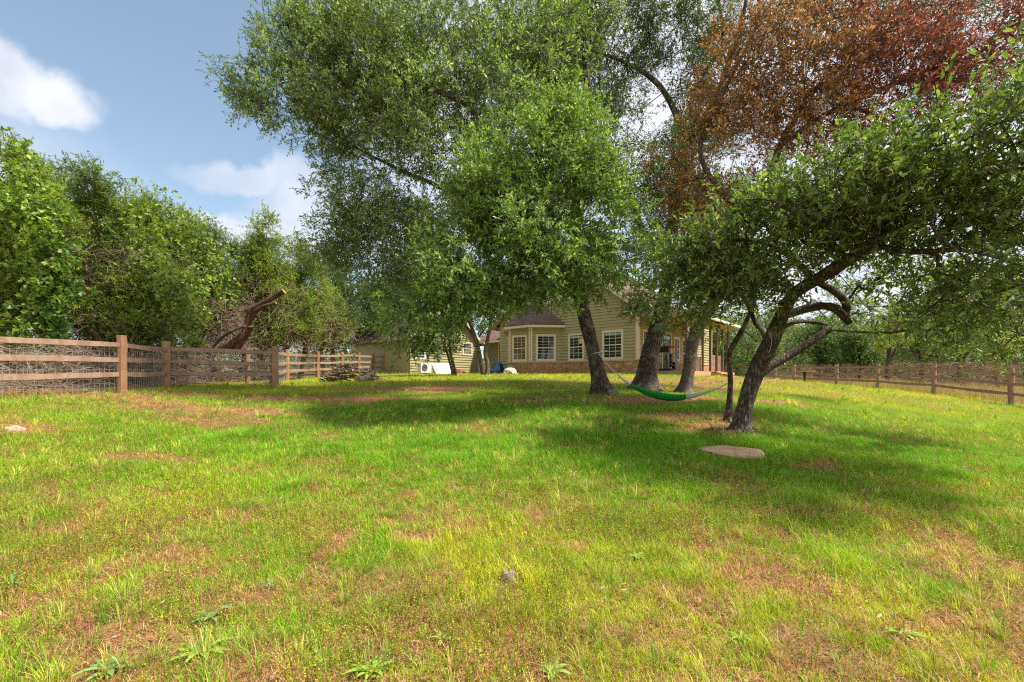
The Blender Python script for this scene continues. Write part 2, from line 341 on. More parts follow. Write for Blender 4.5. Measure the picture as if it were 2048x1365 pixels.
c = m.mix(1.0, c, m.ramp(n2.outputs['Fac'], [(.3,(.6,.58,.55)),(.72,(1.45,1.4,1.3))]), 'MULTIPLY'); m.base(c, .95, .1); m.bump(n2.outputs['Fac'], .8, .02)
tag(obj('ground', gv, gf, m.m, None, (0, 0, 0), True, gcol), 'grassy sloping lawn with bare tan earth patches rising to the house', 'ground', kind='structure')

# ---------------------------------------------------------------- house
U = np.array((.755, -.655, 0)); V = np.array((.655, .755, 0)); R0 = np.array((6.67, 24.0, EYE)); Zv = np.array((0, 0, 1.))
def H(a, b, z): return R0+a*U+b*V+z*Zv
house = empty('house', H(-4.9, 0, .3), 'green lap sided gabled house with bay window, stone base and covered porch behind the oaks', 'house')
def siding(mb, o, du, z0, z1, ext, nrm, h=.17):
    """lap boards: o origin, du horizontal unit, ext(z)->(a0,a1)"""
    k = int(math.ceil((z1-z0)/h))
    for i in range(k):
        za, zb = z0+i*h, min(z0+(i+1)*h, z1); (a0, a1), (c0, c1) = ext(za), ext(zb)
        if a1-a0 < .05: continue
        q = [o+du*a0+nrm*.040+Zv*za, o+du*a1+nrm*.040+Zv*za, o+du*c1+nrm*.004+Zv*zb, o+du*c0+nrm*.006+Zv*zb, o+du*a0+nrm*-.02+Zv*za, o+du*a1+nrm*-.02+Zv*za]
        mb.add(q, [(0, 1, 2, 3), (4, 5, 1, 0)])
def wallbox(o, du, nrm, a0, a1, z0, z1, th=.2):
    mb = MB(); mb.box(o+du*a0+Zv*z0-nrm*.021, du*(a1-a0), -nrm*th, Zv*(z1-z0)); return mb
def window(par, o, du, nrm, a0, a1, z0, z1, cols=3, rows=4, lab=None, trim=.095, glass=None):
    """o wall origin; clear of the wall by 3 mm steps; trim parts > sash, muntins, glass"""
    P0 = lambda a, z, n: o+du*a+Zv*z+nrm*n
    fr = MB(); W, Hh = a1-a0, z1-z0
    fr.box(P0(a0, z0, .0), du*W, nrm*.06, Zv*trim).box(P0(a0, z1-trim, 0), du*W, nrm*.06, Zv*trim)
    fr.box(P0(a0, z0+trim, 0), du*trim, nrm*.057, Zv*(Hh-2*trim)).box(P0(a1-trim, z0+trim, 0), du*trim, nrm*.057, Zv*(Hh-2*trim))
    win = fr.build('window', M['trim'], par); 
    if lab: win['label'] = lab
    i0, i1, j0, j1 = a0+trim, a1-trim, z0+trim, z1-trim; s = .04
    sa = MB(); sa.box(P0(i0, j0, .0), du*(i1-i0), nrm*.048, Zv*s).box(P0(i0, j1-s, 0), du*(i1-i0), nrm*.048, Zv*s)
    sa.box(P0(i0, j0+s, 0), du*s, nrm*.046, Zv*(j1-j0-2*s)).box(P0(i1-s, j0+s, 0), du*s, nrm*.046, Zv*(j1-j0-2*s)); sa.box(P0(i0+s, (j0+j1)/2-.025, 0), du*(i1-i0-2*s), nrm*.052, Zv*.05)
    sa.build('sash', M['sash'], win)
    mu = MB()
    for k in range(1, cols): mu.box(P0(i0+(i1-i0)*k/cols-.009, j0+s, .036), du*.018, nrm*.009, Zv*(j1-j0-2*s))
    for k in range(1, rows):
        if k*2 == rows: continue
        mu.box(P0(i0+s, j0+(j1-j0)*k/rows-.009, .036), du*(i1-i0-2*s), nrm*.0075, Zv*.018)
    mu.build('muntins', M['sash'], win)
    g = MB(); g.box(P0(i0+s, j0+s, .031), du*(i1-i0-2*s), nrm*.004, Zv*(j1-j0-2*s)); g.build('pane', glass or M['glass'], win)
    return win
nF = -V; EAVE = 3.85; PK = 7.45; t0, tp, t1 = -9.9, -4.95, 0.0     # gable wall from a=-9.9 to a=0
oF = H(0, 0, 0)
def gab(z):
    if z <= EAVE: return (t0, t1)
    k = (z-EAVE)/(PK-EAVE); return (t0+(tp-t0)*k, t1+(tp-t1)*k)
mb = MB(); siding(mb, oF, U, 1.06, PK-.02, gab, nF); mb.build('front_wall', M['siding'], house)
mb = MB(); v = [H(t0, .03, .2), H(t1, .03, .2), H(t1, .03, EAVE), H(tp, .03, PK-.01), H(t0, .03, EAVE), H(t0, 10, .2), H(t1-.03, 10, .2), H(t1-.03, 10, EAVE), H(tp, 10, PK-.01), H(t0, 10, EAVE)]
mb.add(v, [(0,1,2,3,4), (5,9,8,7,6), (0,4,9,5)]); mb.build('wall_core', M['siding'], house)
mb = MB(); siding(mb, H(0, 0, 0), V, 1.06, EAVE, lambda z: (.0, 12.0), U); mb.build('side_wall', M['siding'], house)
mb = MB(); mb.box(H(-4.9, -.085, .12), U*(4.98), V*.09, Zv*.9); mb.box(H(-.02, .0, .12), U*.09, V*2.75, Zv*.9); mb.box(H(-.02, 5.05, .12), U*.09, V*6.9, Zv*.9); mb.build('stone_base', M['stone'], house)
mb = MB(); mb.box(H(-4.95, -.115, 1.02), U*(5.06), V*.12, Zv*.055); mb.box(H(-.005, .006, 1.023), U*.11, V*2.75, Zv*.055); mb.box(H(-.005, 5.05, 1.023), U*.11, V*6.9, Zv*.055); mb.build('stone_cap', M['cap'], house)
mb = MB(); mb.box(H(-.14, -.045, 1.08), U*.18, V*.045, Zv*2.77); mb.box(H(.003, -.003, 1.08), U*.04, V*.13, Zv*2.77); mb.build('corner_trim', M['trim'], house)
# bay
B0, B1, B2, B3 = (H(-9.2, 0, 0), None, None, H(-4.95, 0, 0))
c45 = math.sqrt(.5); w1 = 1.84
B2 = B3+(-U-V)*c45*w1; B1 = B0+(U-V)*c45*w1
bay_pts = [B0, B1, B2, B3]; cen = (B0+B3)/2
bm = MB(); st = MB(); cp = MB(); tr = MB(); wins = []
def facet(p, q, z0=1.06, z1=3.15):
    du = (q-p); ln = np.linalg.norm(du); du = du/ln; nr = np.cross(du, Zv); return du, nr, ln
for i, (p, q) in enumerate(((B0, B1), (B1, B2), (B2, B3))):
    du, nr, ln = facet(p, q); siding(bm, p, du, 1.06, 3.2, lambda z: (0, ln), nr)
    bm.box(p+du*.02+Zv*.25-nr*.25, du*(ln-.04), nr*.23, Zv*2.9)
    st.box(p+Zv*.12-nr*.0-du*(.035 if i else 0), du*(ln+.07), nr*.09, Zv*.9); cp.box(p+Zv*(1.02+.002*i)-du*.045, du*(ln+.09), nr*.12, Zv*.055)
    for e in ((0, ln) if i == 1 else ()): tr.box(p+du*(e-(.0 if e == 0 else .11))+Zv*1.08, du*.11, nr*.046, Zv*2.1)
    if i == 0: tr.box(p+du*(ln-.11)+Zv*1.08, du*.11, nr*.05, Zv*2.1)
    if i == 2: tr.box(p+Zv*1.08, du*.11, nr*.05, Zv*2.1)
bm.build('bay_wall', M['siding'], house); st.build('bay_stone', M['stone'], house); cp.build('bay_cap', M['cap'], house); tr.build('bay_trim', M['trim'], house)
for i, (p, q) in enumerate(((B0, B1), (B1, B2), (B2, B3))):
    du, nr, ln = facet(p, q); ww = [1.15, 1.17, 1.22][i]; cs = [ln/2, ln*.5, ln*.5][i]
    window(house, p, du, nr, cs-ww/2, cs+ww/2, 1.09, 2.72, glass=M['glass2'] if i == 1 else None)
# bay roof: hip of three faces meeting the wall
ov = .38; e0 = cen+(B0-cen)*1.0-U*.15; 
E = [B0-U*ov, B1+(-U*.55-V*.75)*ov, B2+(U*.25-V*.95)*ov, B3+U*(ov*.9)-V*.05]
rz = 3.30; top0, top1 = H(-7.55, .0, 4.62), H(-6.3, .0, 4.62)
Ev = [np.array((*e[:2], EYE+rz)) for e in E]
mb = MB()
def rq(mb, pts, th=.05):
    pts = [np.array(p, float) for p in pts]; n = np.cross(pts[1]-pts[0], pts[2]-pts[0]); n /= np.linalg.norm(n)
    if n[2] < 0: pts = pts[::-1]; n = -n
    lo = min(range(len(pts)), key=lambda i: pts[i][2]+pts[(i+1) % len(pts)][2]); ex = pts[(lo+1) % len(pts)]-pts[lo]; ex /= np.linalg.norm(ex); ey = np.cross(n, ex)
    o = pts[lo]; uvt = [((p-o)@ex, (p-o)@ey) for p in pts]; k = len(pts)
    mb.add(pts, [tuple(range(k))], 0, [uvt]); mb.add([p-n*th for p in pts], [tuple(range(k))[::-1]], 0, [uvt[::-1]])
    for i in range(k): j = (i+1) % k; mb.add([pts[i], pts[j], pts[j]-n*th, pts[i]-n*th], [(3, 2, 1, 0)], 0, [[(0, .05), (1, .05), (1, 0), (0, 0)]])
rq(mb, [Ev[0], Ev[1], top0]); rq(mb, [Ev[1], Ev[2], top1, top0]); rq(mb, [Ev[2], Ev[3], top1]); mb.build('bay_roof', M['shingle'], house)
mb = MB()
for i in range(3):
    p, q = Ev[i], Ev[i+1]; du = (q-p)/np.linalg.norm(q-p); nr = np.cross(du, Zv); mb.box(p-Zv*.20-nr*.03, q-p, nr*.04, Zv*.145)
    mb.add([p-Zv*.17, q-Zv*.17, [B0, B1, B2, B3][i+1]*np.array((1,1,0))+Zv*(EYE+rz-.17), [B0, B1, B2, B3][i]*np.array((1,1,0))+Zv*(EYE+rz-.17)], [(0, 1, 2, 3)])
mb.build('bay_fascia', M['trim'], house)
# front wall windows
window(house, oF, U, nF, -4.42, -3.30, 1.09, 2.72); window(house, oF, U, nF, -2.15, -.85, 1.09, 2.74)
window(house, oF, U, nF, -4.62, -4.05, 4.55, 5.1, 2, 2, trim=.07); window(house, oF, U, nF, -5.95, -5.38, 4.55, 5.1, 2, 2, trim=.07)
mb = MB(); mb.box(oF+U*-3.66+nF*.0375+Zv*2.10, U*.22, nF*.002, Zv*.28); mb.build('paper_sign', M['yellow'], house)
_bl = plain('pale_blind', (.42,.5,.40), .7)
for (a0, a1, z1) in ((-4.26, -3.46, 2.58), (-1.99, -1.01, 2.60)): mb = MB(); mb.box(oF+U*a0+nF*.0372+Zv*(z1-.14), U*(a1-a0), nF*.0015, Zv*.10); mb.build('rolled_blind', _bl, house)
# main roof
sl = (PK-EAVE)/4.95; mb = MB(); ovr = .55
for s, e in ((-1, t0), (1, t1)):
    zo = EAVE-sl*ovr; rq(mb, [H(e+s*ovr, -.45, zo+.14), H(e+s*ovr, 10.4, zo+.14), H(tp, 10.4, PK+.14), H(tp, -.45, PK+.14)], .06)
mb.build('main_roof', M['shingle'], house)
mb = MB()
for s, e in ((-1, t0), (1, t1)):
    zo = EAVE-sl*ovr; p, q = H(e+s*ovr, -.47, zo-.10), H(tp, -.47, PK-.10); mb.box(p, q-p, V*.035, Zv*.20)
    q1 = [H(e+s*ovr, -.44, zo+.01), H(tp, -.44, PK+.01), H(tp, .01, PK+.01), H(e+s*ovr, .01, zo+.01)]; mb.add(q1, [(0, 1, 2, 3)])
    p, q = H(e+s*ovr, -.43, zo-.12), H(e+s*ovr, 10.3, zo-.12); mb.box(p, q-p, U*(-.03*s), Zv*.2)
mb.build('roof_fascia', M['trim'], house)
# side wall openings (under the porch)
window(house, H(0, 0, 0), V, U, .45, 1.35, 1.09, 2.72, 3, 4); 
window(house, H(0, 0, 0), V, U, 4.75, 5.65, 1.15, 2.62, 2, 4); window(house, H(0, 0, 0), V, U, 6.1, 7.05, .72, 2.62, 2, 4)
mb = MB(); o = H(0, 0, 0); mb.box(o+V*2.95+U*.0+Zv*.5, V*.1, U*.06, Zv*2.2).box(o+V*4.25+Zv*.5, V*.1, U*.06, Zv*2.2).box(o+V*2.95+Zv*2.7, V*1.4, U*.063, Zv*.11); dr = mb.build('door_frame', M['trim'], house)
mb = MB(); mb.box(o+V*3.05+U*.0+Zv*.5, V*1.2, U*.035, Zv*2.2); d = mb.build('patio_door', plain('dark_door', (.10,.06,.04), .4), house); mb = MB(); mb.box(o+V*3.2+U*.036+Zv*.75, V*.9, U*.004, Zv*1.8); mb.build('door_glass', M['glass'], d)
# porch
DZ = .44; px0, px1 = 0.0, 2.55; PB = 7.2
mb = MB(); mb.box(H(-6.0+1.1, -.42, -.1), U*(4.9+px1+.15), V*.33, Zv*(DZ-.18+.1)); mb.build('front_footing', M['concrete'], house)
mb = MB(); mb.box(H(.10, -.12, -.3), U*(px1+.1), V*(PB+.3), Zv*(DZ+.3)); mb.build('porch_floor', M['slabside'], house)
mb = MB(); mb.box(H(.05, -.16, -.2), U*(px1+.12), V*.036, Zv*(DZ+.17)); mb.build('porch_kerb', M['concrete'], house)
for b in (0.02, 1.28, 2.42, 3.64, 4.78, 5.8, 6.9):
    mb = MB(); s = .15 if b < .1 else .11; mb.box(H(px1-.12, b, DZ), U*s, V*s, Zv*(2.75)); mb.build('porch_post', M['porchpost'], house)
pe = px1+.45; zi, zo = 3.92, 3.18
mb = MB(); rq(mb, [H(.45, -.5, zi-.05), H(pe, -.5, zo+.12), H(pe, PB+.6, zo+.12), H(.45, PB+.6, zi-.05)], .05); mb.build('porch_roof', M['shingle'], house)
mb = MB(); mb.add([H(.03, -.42, 3.35), H(pe-.05, -.42, 3.02), H(pe-.05, PB+.5, 3.02), H(.03, PB+.5, 3.35)], [(0, 1, 2, 3)]); mb.box(H(px1-.13, -.3, 2.95), U*.16, V*(PB+.6), Zv*.16); mb.build('porch_ceiling', M['ceil'], house)
mb = MB(); p, q = H(.2, -.47, 3.42), H(pe, -.47, zo-.04); mb.box(p, q-p, V*.04, Zv*.2); 
mb.add([H(.04, -.42, 3.36), H(pe-.1, -.42, 3.03), H(pe-.05, -.42, 3.2), H(.3, -.42, 3.85)], [(0, 1, 2, 3)]); mb.build('porch_fascia', M['trim'], house)
mb = MB(); mb.box(H(pe, -.5, zo-.06), U*.11, V*(PB+1.1), Zv*.13); mb.build('gutter', M['trim'], house)
mb = MB(); mb.tube([H(pe+.02, -.35, 3.1), H(pe-.1, -.3, 2.95), H(px1+.02, -.12, 2.72), H(px1+.07, -.04, 2.6), H(px1+.07, -.04, 1.3), H(px1+.0, -.08, 1.05), H(px1-.1, -.1, .5)], .042, 8); mb.box(H(px1-.05, -.06, 2.25), U*.16, V*.04, Zv*.05).box(H(px1-.05, -.06, 1.35), U*.16, V*.04, Zv*.05); mb.build('downspout', M['white'], house)
mb = MB()
for k in range(14): mb.box(H(px1-.15, 4.05+k*.001, DZ+.02+k*.068), U*.03, V*1.55, Zv*.052)
mb.box(H(px1-.17, 3.98, DZ), U*.07, V*.07, Zv*1.0).box(H(px1-.17, 5.6, DZ), U*.07, V*.07, Zv*1.0); mb.build('louvred_panel', M['rail2'], house)
mb = MB()
for k in range(9): mb.box(H(px1-.2, 1.45+k*.115, DZ), U*.03, V*.1, Zv*(.72+.02*(k % 3)))
mb.build('plank_panel', M['porchpost'], house)
# wing on the left, gable end facing +U
W1 = np.array((-2.43, 33.0, EYE)); oW = W1-V*6.05; WE = 2.74; WP = 5.3
def wg(z):
    if z <= WE: return (0, 6.05)
    k = (z-WE)/(WP-WE); return (3.02*k, 6.05-3.03*k)
mb = MB(); siding(mb, oW, V, .2, WP-.03, wg, U); mb.box(oW-Zv*.1-U*.05, V*6.05, -U*7, Zv*(2.85)); mb.add([oW+Zv*WE-U*.02, oW+V*6.05+Zv*WE-U*.02, oW+V*3.02+Zv*(WP-.02)-U*.02], [(0, 1, 2)]); mb.build('wing_wall', M['siding'], house)
mb = MB(); s2_ = (WP-WE)/3.02
for s, e in ((-1, 0), (1, 6.05)):
    zo_ = WE-s2_*.4; rq(mb, [oW+V*(e+s*.4)+U*.3+Zv*(zo_+.1), oW+V*(e+s*.4)-U*7.4+Zv*(zo_+.1), oW+V*3.02-U*7.4+Zv*(WP+.1), oW+V*3.02+U*.3+Zv*(WP+.1)])
mb.build('wing_roof', M['shingle'], house)
mb = MB()
for s, e in ((-1, 0), (1, 6.05)):
    zo_ = WE-s2_*.4; p = oW+V*(e+s*.4)+U*.31+Zv*(zo_-.12); q = oW+V*3.02+U*.31+Zv*(WP-.12); mb.box(p, q-p, -U*.035, Zv*.2)
mb.box(oW+V*5.95+U*.035+Zv*.2, V*.12, U*.03, Zv*2.4); mb.build('wing_fascia', M['trim'], house)
def wingwin(pa, pb, z0, z1, c, r):
    f = lambda px: ((px-HX)/F*oW[1]-oW[0])/(V[0]-(px-HX)/F*V[1])
    window(house, oW, V, U, f(pa), f(pb), z0, z1, c, r, trim=.075)
wingwin(924, 944, 1.72, 2.64, 3, 4); wingwin(829, 851, 1.3, 2.2, 3, 4)
# recessed entry between wing and bay
eo = W1+U*.1; mb = MB(); siding(mb, W1+V*.9, U, .2, 2.75, lambda z: (0, 3.2), -V); mb.box(W1+V*.95, U*3.2, V*.2, Zv*2.8); mb.build('entry_wall', M['siding'], house)
mb = MB(); p = W1+U*.05-V*.2+Zv*2.79; rq(mb, [p, p+U*3.4, p+U*3.4+V*3.2+Zv*2.0, p+V*3.2+Zv*2.0]); mb.build('entry_roof', M['shingle'], house)
mb = MB(); p = W1+U*.05-V*.23+Zv*2.60; mb.box(p, U*3.4, V*.04, Zv*.15); mb.build('entry_fascia', M['trim'], house)
mb = MB(); p = W1+V*.87+U*1.18+Zv*.3; mb.box(p, U*.1, -V*.05, Zv*2.25).box(p+U*.95, U*.1, -V*.05, Zv*2.25).box(p+Zv*2.25, U*1.05, -V*.053, Zv*.1); mb.build('entry_door_frame', M['trim'], house)
mb = MB(); mb.box(p+U*.1, U*.85, -V*.03, Zv*2.25); d = mb.build('entry_door', plain('dark_entry_door', (.045,.03,.025), .35, .5), house); mb = MB(); mb.tube([p+U*.85-V*.04+Zv*.95, p+U*.85-V*.08+Zv*1.1, p+U*.85-V*.04+Zv*1.25], .015, 6); mb.build('handle', M['white'], d)
mb = MB(); p = B1+Zv*.62+U*.12; mb.box(p-V*.21, U*.28, -V*.12, Zv*.28); mb.tube([p+U*.2-V*.26, p+U*.2-V*.26-Zv*.5], .025, 6); mb.box(p+U*.36-V*.2+Zv*.06, U*.16, -V*.1, Zv*.16); mb.build('meter_box', plain('grey_meter_box', (.42,.45,.42), .5), house)
mb = MB(); p = oW+V*2.2+U*.035+Zv*1.35; mb.box(p, V*.28, U*.1, Zv*.3); mb.build('utility_box', plain('blue_grey_box', (.2,.27,.33), .5), house)

# ---------------------------------------------------------------- fences
def rail_mb(p, q, h=.10, t=.05, seed=0):
    """a split rail: slightly bowed and twisted slab with uneven faces"""
    rr = np.random.RandomState(seed+5); K = 7; p = np.array(p); q = np.array(q); d = q-p; s = np.cross(d, Zv); s /= np.linalg.norm(s); Vv = []
    bow = rr.uniform(-.03, .03)
    for k in range(K):
        f = k/(K-1); c = p+d*f+Zv*bow*math.sin(math.pi*f)+s*rr.uniform(-.006, .006); hh = h*(.5+rr.uniform(-.05, .05))*(1 if 0 < k < K-1 else .8); tt = t*(.5+rr.uniform(-.06, .06))
        Vv += [c-s*tt-Zv*hh, c+s*tt*1.1-Zv*hh*.9, c+s*tt+Zv*hh, c-s*tt*.9+Zv*hh*1.05]
    f = [(k*4+j, k*4+(j+1) % 4, k*4+4+(j+1) % 4, k*4+4+j) for k in range(K-1) for j in range(4)]+[(3, 2, 1, 0), tuple(4*(K-1)+j for j in range(4))]
    mb = MB(); mb.add(Vv, f); return mb
def post_mb(p, h, w=.15, seed=0, lean=0):
    rr = np.random.RandomState(seed+99); a = rr.uniform(0, .5); ux = np.array((math.cos(a), math.sin(a), 0)); uy = np.array((-ux[1], ux[0], 0)); Vv = []; K = 7
    for k in range(K):
        z = -.1+(h+.1)*k/(K-1); c = np.array(p)+Zv*z+ux*rr.uniform(-.007, .007)+ux*lean*k/(K-1)
        for j in range(8):
            t = 2*math.pi*j/8+.39; r = w*.54*(1+rr.uniform(-.07, .07))*(1.0+.10*abs(math.cos(2*t)))
            Vv.append(c+ux*r*math.cos(t)+uy*r*math.sin(t)*.9)
    f = [(k*8+j, k*8+(j+1) % 8, k*8+8+(j+1) % 8, k*8+8+j) for k in range(K-1) for j in range(8)]+[tuple(8*(K-1)+j for j in range(8))]
    mb = MB(); mb.add(Vv, f); return mb
def mesh_mb(p, q, h, cell=.1, z0=.02, r=.0028):
    mb = MB(); p = np.array(p); q = np.array(q); d = q-p; L_ = np.linalg.norm(d); s = np.cross(d, Zv); s /= np.linalg.norm(s)
    for k in range(int(L_/cell)+1):
        c = p+d*(k*cell/L_); mb.tube([c+Zv*z0, c+Zv*h], r, 3, False)
    for k in range(int((h-z0)/cell)+1): z = z0+k*cell; mb.tube([p+Zv*z+s*.005, (p+q)/2+Zv*z+s*.005, q+Zv*z+s*.005], r, 3, False)
    return mb
def fence(label, pts, matp, matr, zr, ph, wire=False, thick=.15, group=None, rh=.10):
    fe = empty('split_rail_fence', G(*pts[0]), label, 'fence')
    for i, (x, y) in enumerate(pts): post_mb(G(x, y), ph, thick, i+int(x*10)).build('post', matp, fe)
    for i in range(len(pts)-1):
        (xa, ya), (xb, yb) = pts[i], pts[i+1]; a, b = G(xa, ya), G(xb, yb); dd_ = (b-a)/np.linalg.norm(b-a)
        for k, z in enumerate(zr): rail_mb(a+Zv*z+dd_*.03, b+Zv*z-dd_*.03, rh, .05, i*7+k).build('rail', matr, fe)
        if wire:
            s = np.cross(dd_, Zv); s *= np.sign(s[0]) if abs(s[0]) > .3 else 1; s = -abs(s[0])*np.array((1, 0, 0)) if False else s
            off = -s*.055 if s@np.array((-1, .3, 0)) < 0 else s*.055
            mesh_mb(a+off, b+off, max(zr)+.02, .102).build('wire_mesh', M['wire'], fe)
    return fe
LF = [(-9.4, 4.2), (-9.75, 7.3), (-9.0, 10.5), (-9.8, 12.9), (-7.6, 14.6), (-9.4, 19.0), (-9.7, 22.7), (-9.54, 25.5), (-9.42, 28.0), (-9.2, 30.2), (-8.45, 30.3)]
fence('cedar split rail fence with wire mesh along the left edge of the yard', LF, M['post'], M['rail'], (.42, .75, 1.10), 1.32, True, .17, rh=.115)
fence('short spur of split rail fence behind the left corner post, below the leaning cut trunk', [(-9.3, 16.0), (-7.75, 14.75)], M['post'], M['rail'], (.45, .72), 1.25, True)
RF = [(16.6, 12.4), (17.56, 16.0), (18.0, 19.4), (18.3, 22.75), (19.05, 26.7), (18.6, 30.0), (20.0, 34.6), (20.5, 39.0), (20.8, 43.0)]
fence('dark brown three rail fence running along the right side of the lawn', RF, M['rail2'], M['rail2'], (.40, .74, 1.10), 1.30, False, .17, rh=.11)
fence('short three rail fence between the wire gate and the left wing of the house', [(-7.42, 29.95), (-6.72, 29.5)], M['post'], M['rail'], (.40, .72, 1.08), 1.2)
ga, gb = G(-8.38, 30.3), G(-7.5, 29.97); gt = empty('garden_gate', ga, 'wooden framed wire gate with diagonal brace in the left fence', 'gate')
mb = MB(); d_ = gb-ga; d_[2] = 0; ln = np.linalg.norm(d_); d_ /= ln; s_ = np.cross(d_, Zv)*.04
mb.box(ga+Zv*.08, d_*.09, s_, Zv*1.05).box(ga+d_*(ln-.09)+Zv*.08, d_*.09, s_, Zv*1.05).box(ga+d_*.09+Zv*1.04, d_*(ln-.18), s_, Zv*.09).box(ga+d_*.09+Zv*.08, d_*(ln-.18), s_, Zv*.09); mb.build('gate_frame', M['post'], gt)
mb = MB(); mb.tube([ga+d_*.1+Zv*.15+s_*1.3, gb-d_*.1+Zv*1.02+s_*1.3], .045, 4); mb.build('brace', M['post'], gt); mesh_mb(ga+s_*.5, gb+s_*.5, 1.08, .1, .1).build('wire_mesh', M['wire'], gt)
# ---------------------------------------------------------------- trees
def unit(v): return v/(np.linalg.norm(v, axis=-1, keepdims=True)+1e-9)
def noise3(p, scale, seed):
    return (vnoise(p[:, 0]+.7*p[:, 2], p[:, 1]-.5*p[:, 2], scale, seed, 2)+vnoise(p[:, 2]*1.1+.4*p[:, 0], p[:, 1]+.3*p[:, 0], scale, seed+1, 2))/2
def crown_pts(blobs, n, rr, gap=.42, nsc=.9, seed=50, minh=1.2, pw=.5):
    """blobs: (px, py, depth, half width px, half height px, half depth m, weight)"""
    out = []; wts = np.array([b[3]*b[4]*(b[2]/F)**2*b[6] for b in blobs]); cnt = (wts/wts.sum()*n).astype(int)+1
    for b, c in zip(blobs, cnt):
        C = P(b[0], b[1], b[2]); a = np.array((b[3]/F*b[2], b[5], b[4]/F*b[2])); q = np.zeros((0, 3))
        while len(q) < c:
            u = unit(rr.normal(size=(c*3, 3)))*(rr.rand(c*3, 1)**pw); p = C+u*a; k = noise3(p, nsc, seed) > gap-rr.rand(len(p))*.10
            p = p[k]; p = p[p[:, 2] > gz(p[:, 0], p[:, 1])+minh]; q = np.concatenate((q, p))
            if len(p) == 0: break
        out.append(q[:c])
    return np.concatenate(out)
def smooth_line(pts, rad, step=.18):
    pts = np.array(pts, float); rad = np.array(rad, float); K = len(pts)
    if K < 3: pts = np.array([pts[0], (pts[0]+pts[-1])/2, pts[-1]]); rad = np.array([rad[0], (rad[0]+rad[-1])/2, rad[-1]]); K = 3
    e = np.concatenate(([2*pts[0]-pts[1]], pts, [2*pts[-1]-pts[-2]])); o = []; r = []
    for k in range(K-1):
        n = max(2, int(np.linalg.norm(pts[k+1]-pts[k])/step)); p0, p1, p2, p3 = e[k:k+4]
        for t in np.arange(n)/n:
            o.append(.5*((2*p1)+(-p0+p2)*t+(2*p0-5*p1+4*p2-p3)*t*t+(-p0+3*p1-3*p2+p3)*t**3)); r.append(rad[k]*(1-t)+rad[k+1]*t)
    o.append(pts[-1]); r.append(rad[-1]); return np.array(o), np.array(r)
def rough_tube(mb, pts, rad, n=14, seed=0, flare=0, mcap=1, amp=.10):
    rr = np.random.RandomState(seed+3); pts = np.array(pts); K = len(pts); tan = unit(np.gradient(pts, axis=0)); ref = np.array((1., .2, 0)); Vv = []
    ph = rr.rand(6)*6.28; s = np.concatenate(([0], np.cumsum(np.linalg.norm(np.diff(pts, axis=0), axis=1))))
    for k in range(K):
        a = np.cross(ref, tan[k]); a /= np.linalg.norm(a); b = np.cross(tan[k], a); ref = b if False else ref
        for j in range(n):
            t = 2*math.pi*j/n; w_ = 1+amp*(math.sin(3*t+ph[0]+s[k]*1.3)*.5+math.sin(5*t+ph[1]-s[k]*2.1)*.35+math.sin(2*t+s[k]*3+ph[2])*.5)+rr.uniform(-.03, .03)
            fl = 1+flare*math.exp(-s[k]/.16)*(1+.45*math.sin(4*t+ph[3])+.3*math.sin(7*t+ph[4])) if flare else 1
            Vv.append(pts[k]+rad[k]*w_*fl*(math.cos(t)*a+math.sin(t)*b))
    mb.add(Vv, [(k*n+j, k*n+(j+1) % n, (k+1)*n+(j+1) % n, (k+1)*n+j) for k in range(K-1) for j in range(n)], 0)
    mb.add(Vv[-n:], [tuple(range(n))], mcap)
def grow(limbs, pts, bal=.22, seg=.45, r0=.0045, ex=2.15, rr=None, sag=.05):
    """limbs: list of (points, radii). Returns arrays of branch edges (a, b, ra, rb)"""
    nod = [p for l, r in limbs for p in l]; nr = [x for l, r in limbs for x in r]; nT = len(nod)
    maxn = nT+len(pts)*14; Pn = np.zeros((maxn, 3)); Pn[:nT] = nod; par = np.full(maxn, -1); pl = np.zeros(maxn); n = nT
    pl[:nT] = (np.array(nr).max()-np.array(nr))*2
    start = np.array([x < .62*max(nr) or i > 6 for i, x in enumerate(nr)])
    pl[:nT][~start] = 50
    order = np.argsort(((pts[:, None, :]-np.array(nod)[None, ::3, :])**2).sum(-1).min(1))
    for i in order:
        d = np.linalg.norm(Pn[:n]-pts[i], axis=1); k = int(np.argmin(d+bal*pl[:n])); D = d[k]; m = max(1, int(D/seg)); a = Pn[k].copy(); prev = k; off = rr.normal(size=3)*D*.07
        for t in range(1, m+1):
            f = t/m; q = a+(pts[i]-a)*f+off*math.sin(math.pi*f)+(rr.normal(size=3)*.03*seg if t < m else 0)
            if n >= maxn: break
            Pn[n] = q; par[n] = prev; pl[n] = pl[prev]+D/m; prev = n; n += 1
    A = np.zeros(n); kids = np.zeros(n, int)
    for i in range(n-1, nT-1, -1):
        if A[i] == 0: A[i] = r0**ex
        if par[i] >= nT: A[par[i]] += A[i]
    rad = A**(1/ex); e = np.arange(nT, n); pa = par[e]; ra = np.where(pa >= nT, rad[pa], rad[e]*1.15); 
    ra = np.minimum(ra, rad[e]*1.6); return Pn[pa], Pn[e], ra, rad[e], Pn[nT:n]
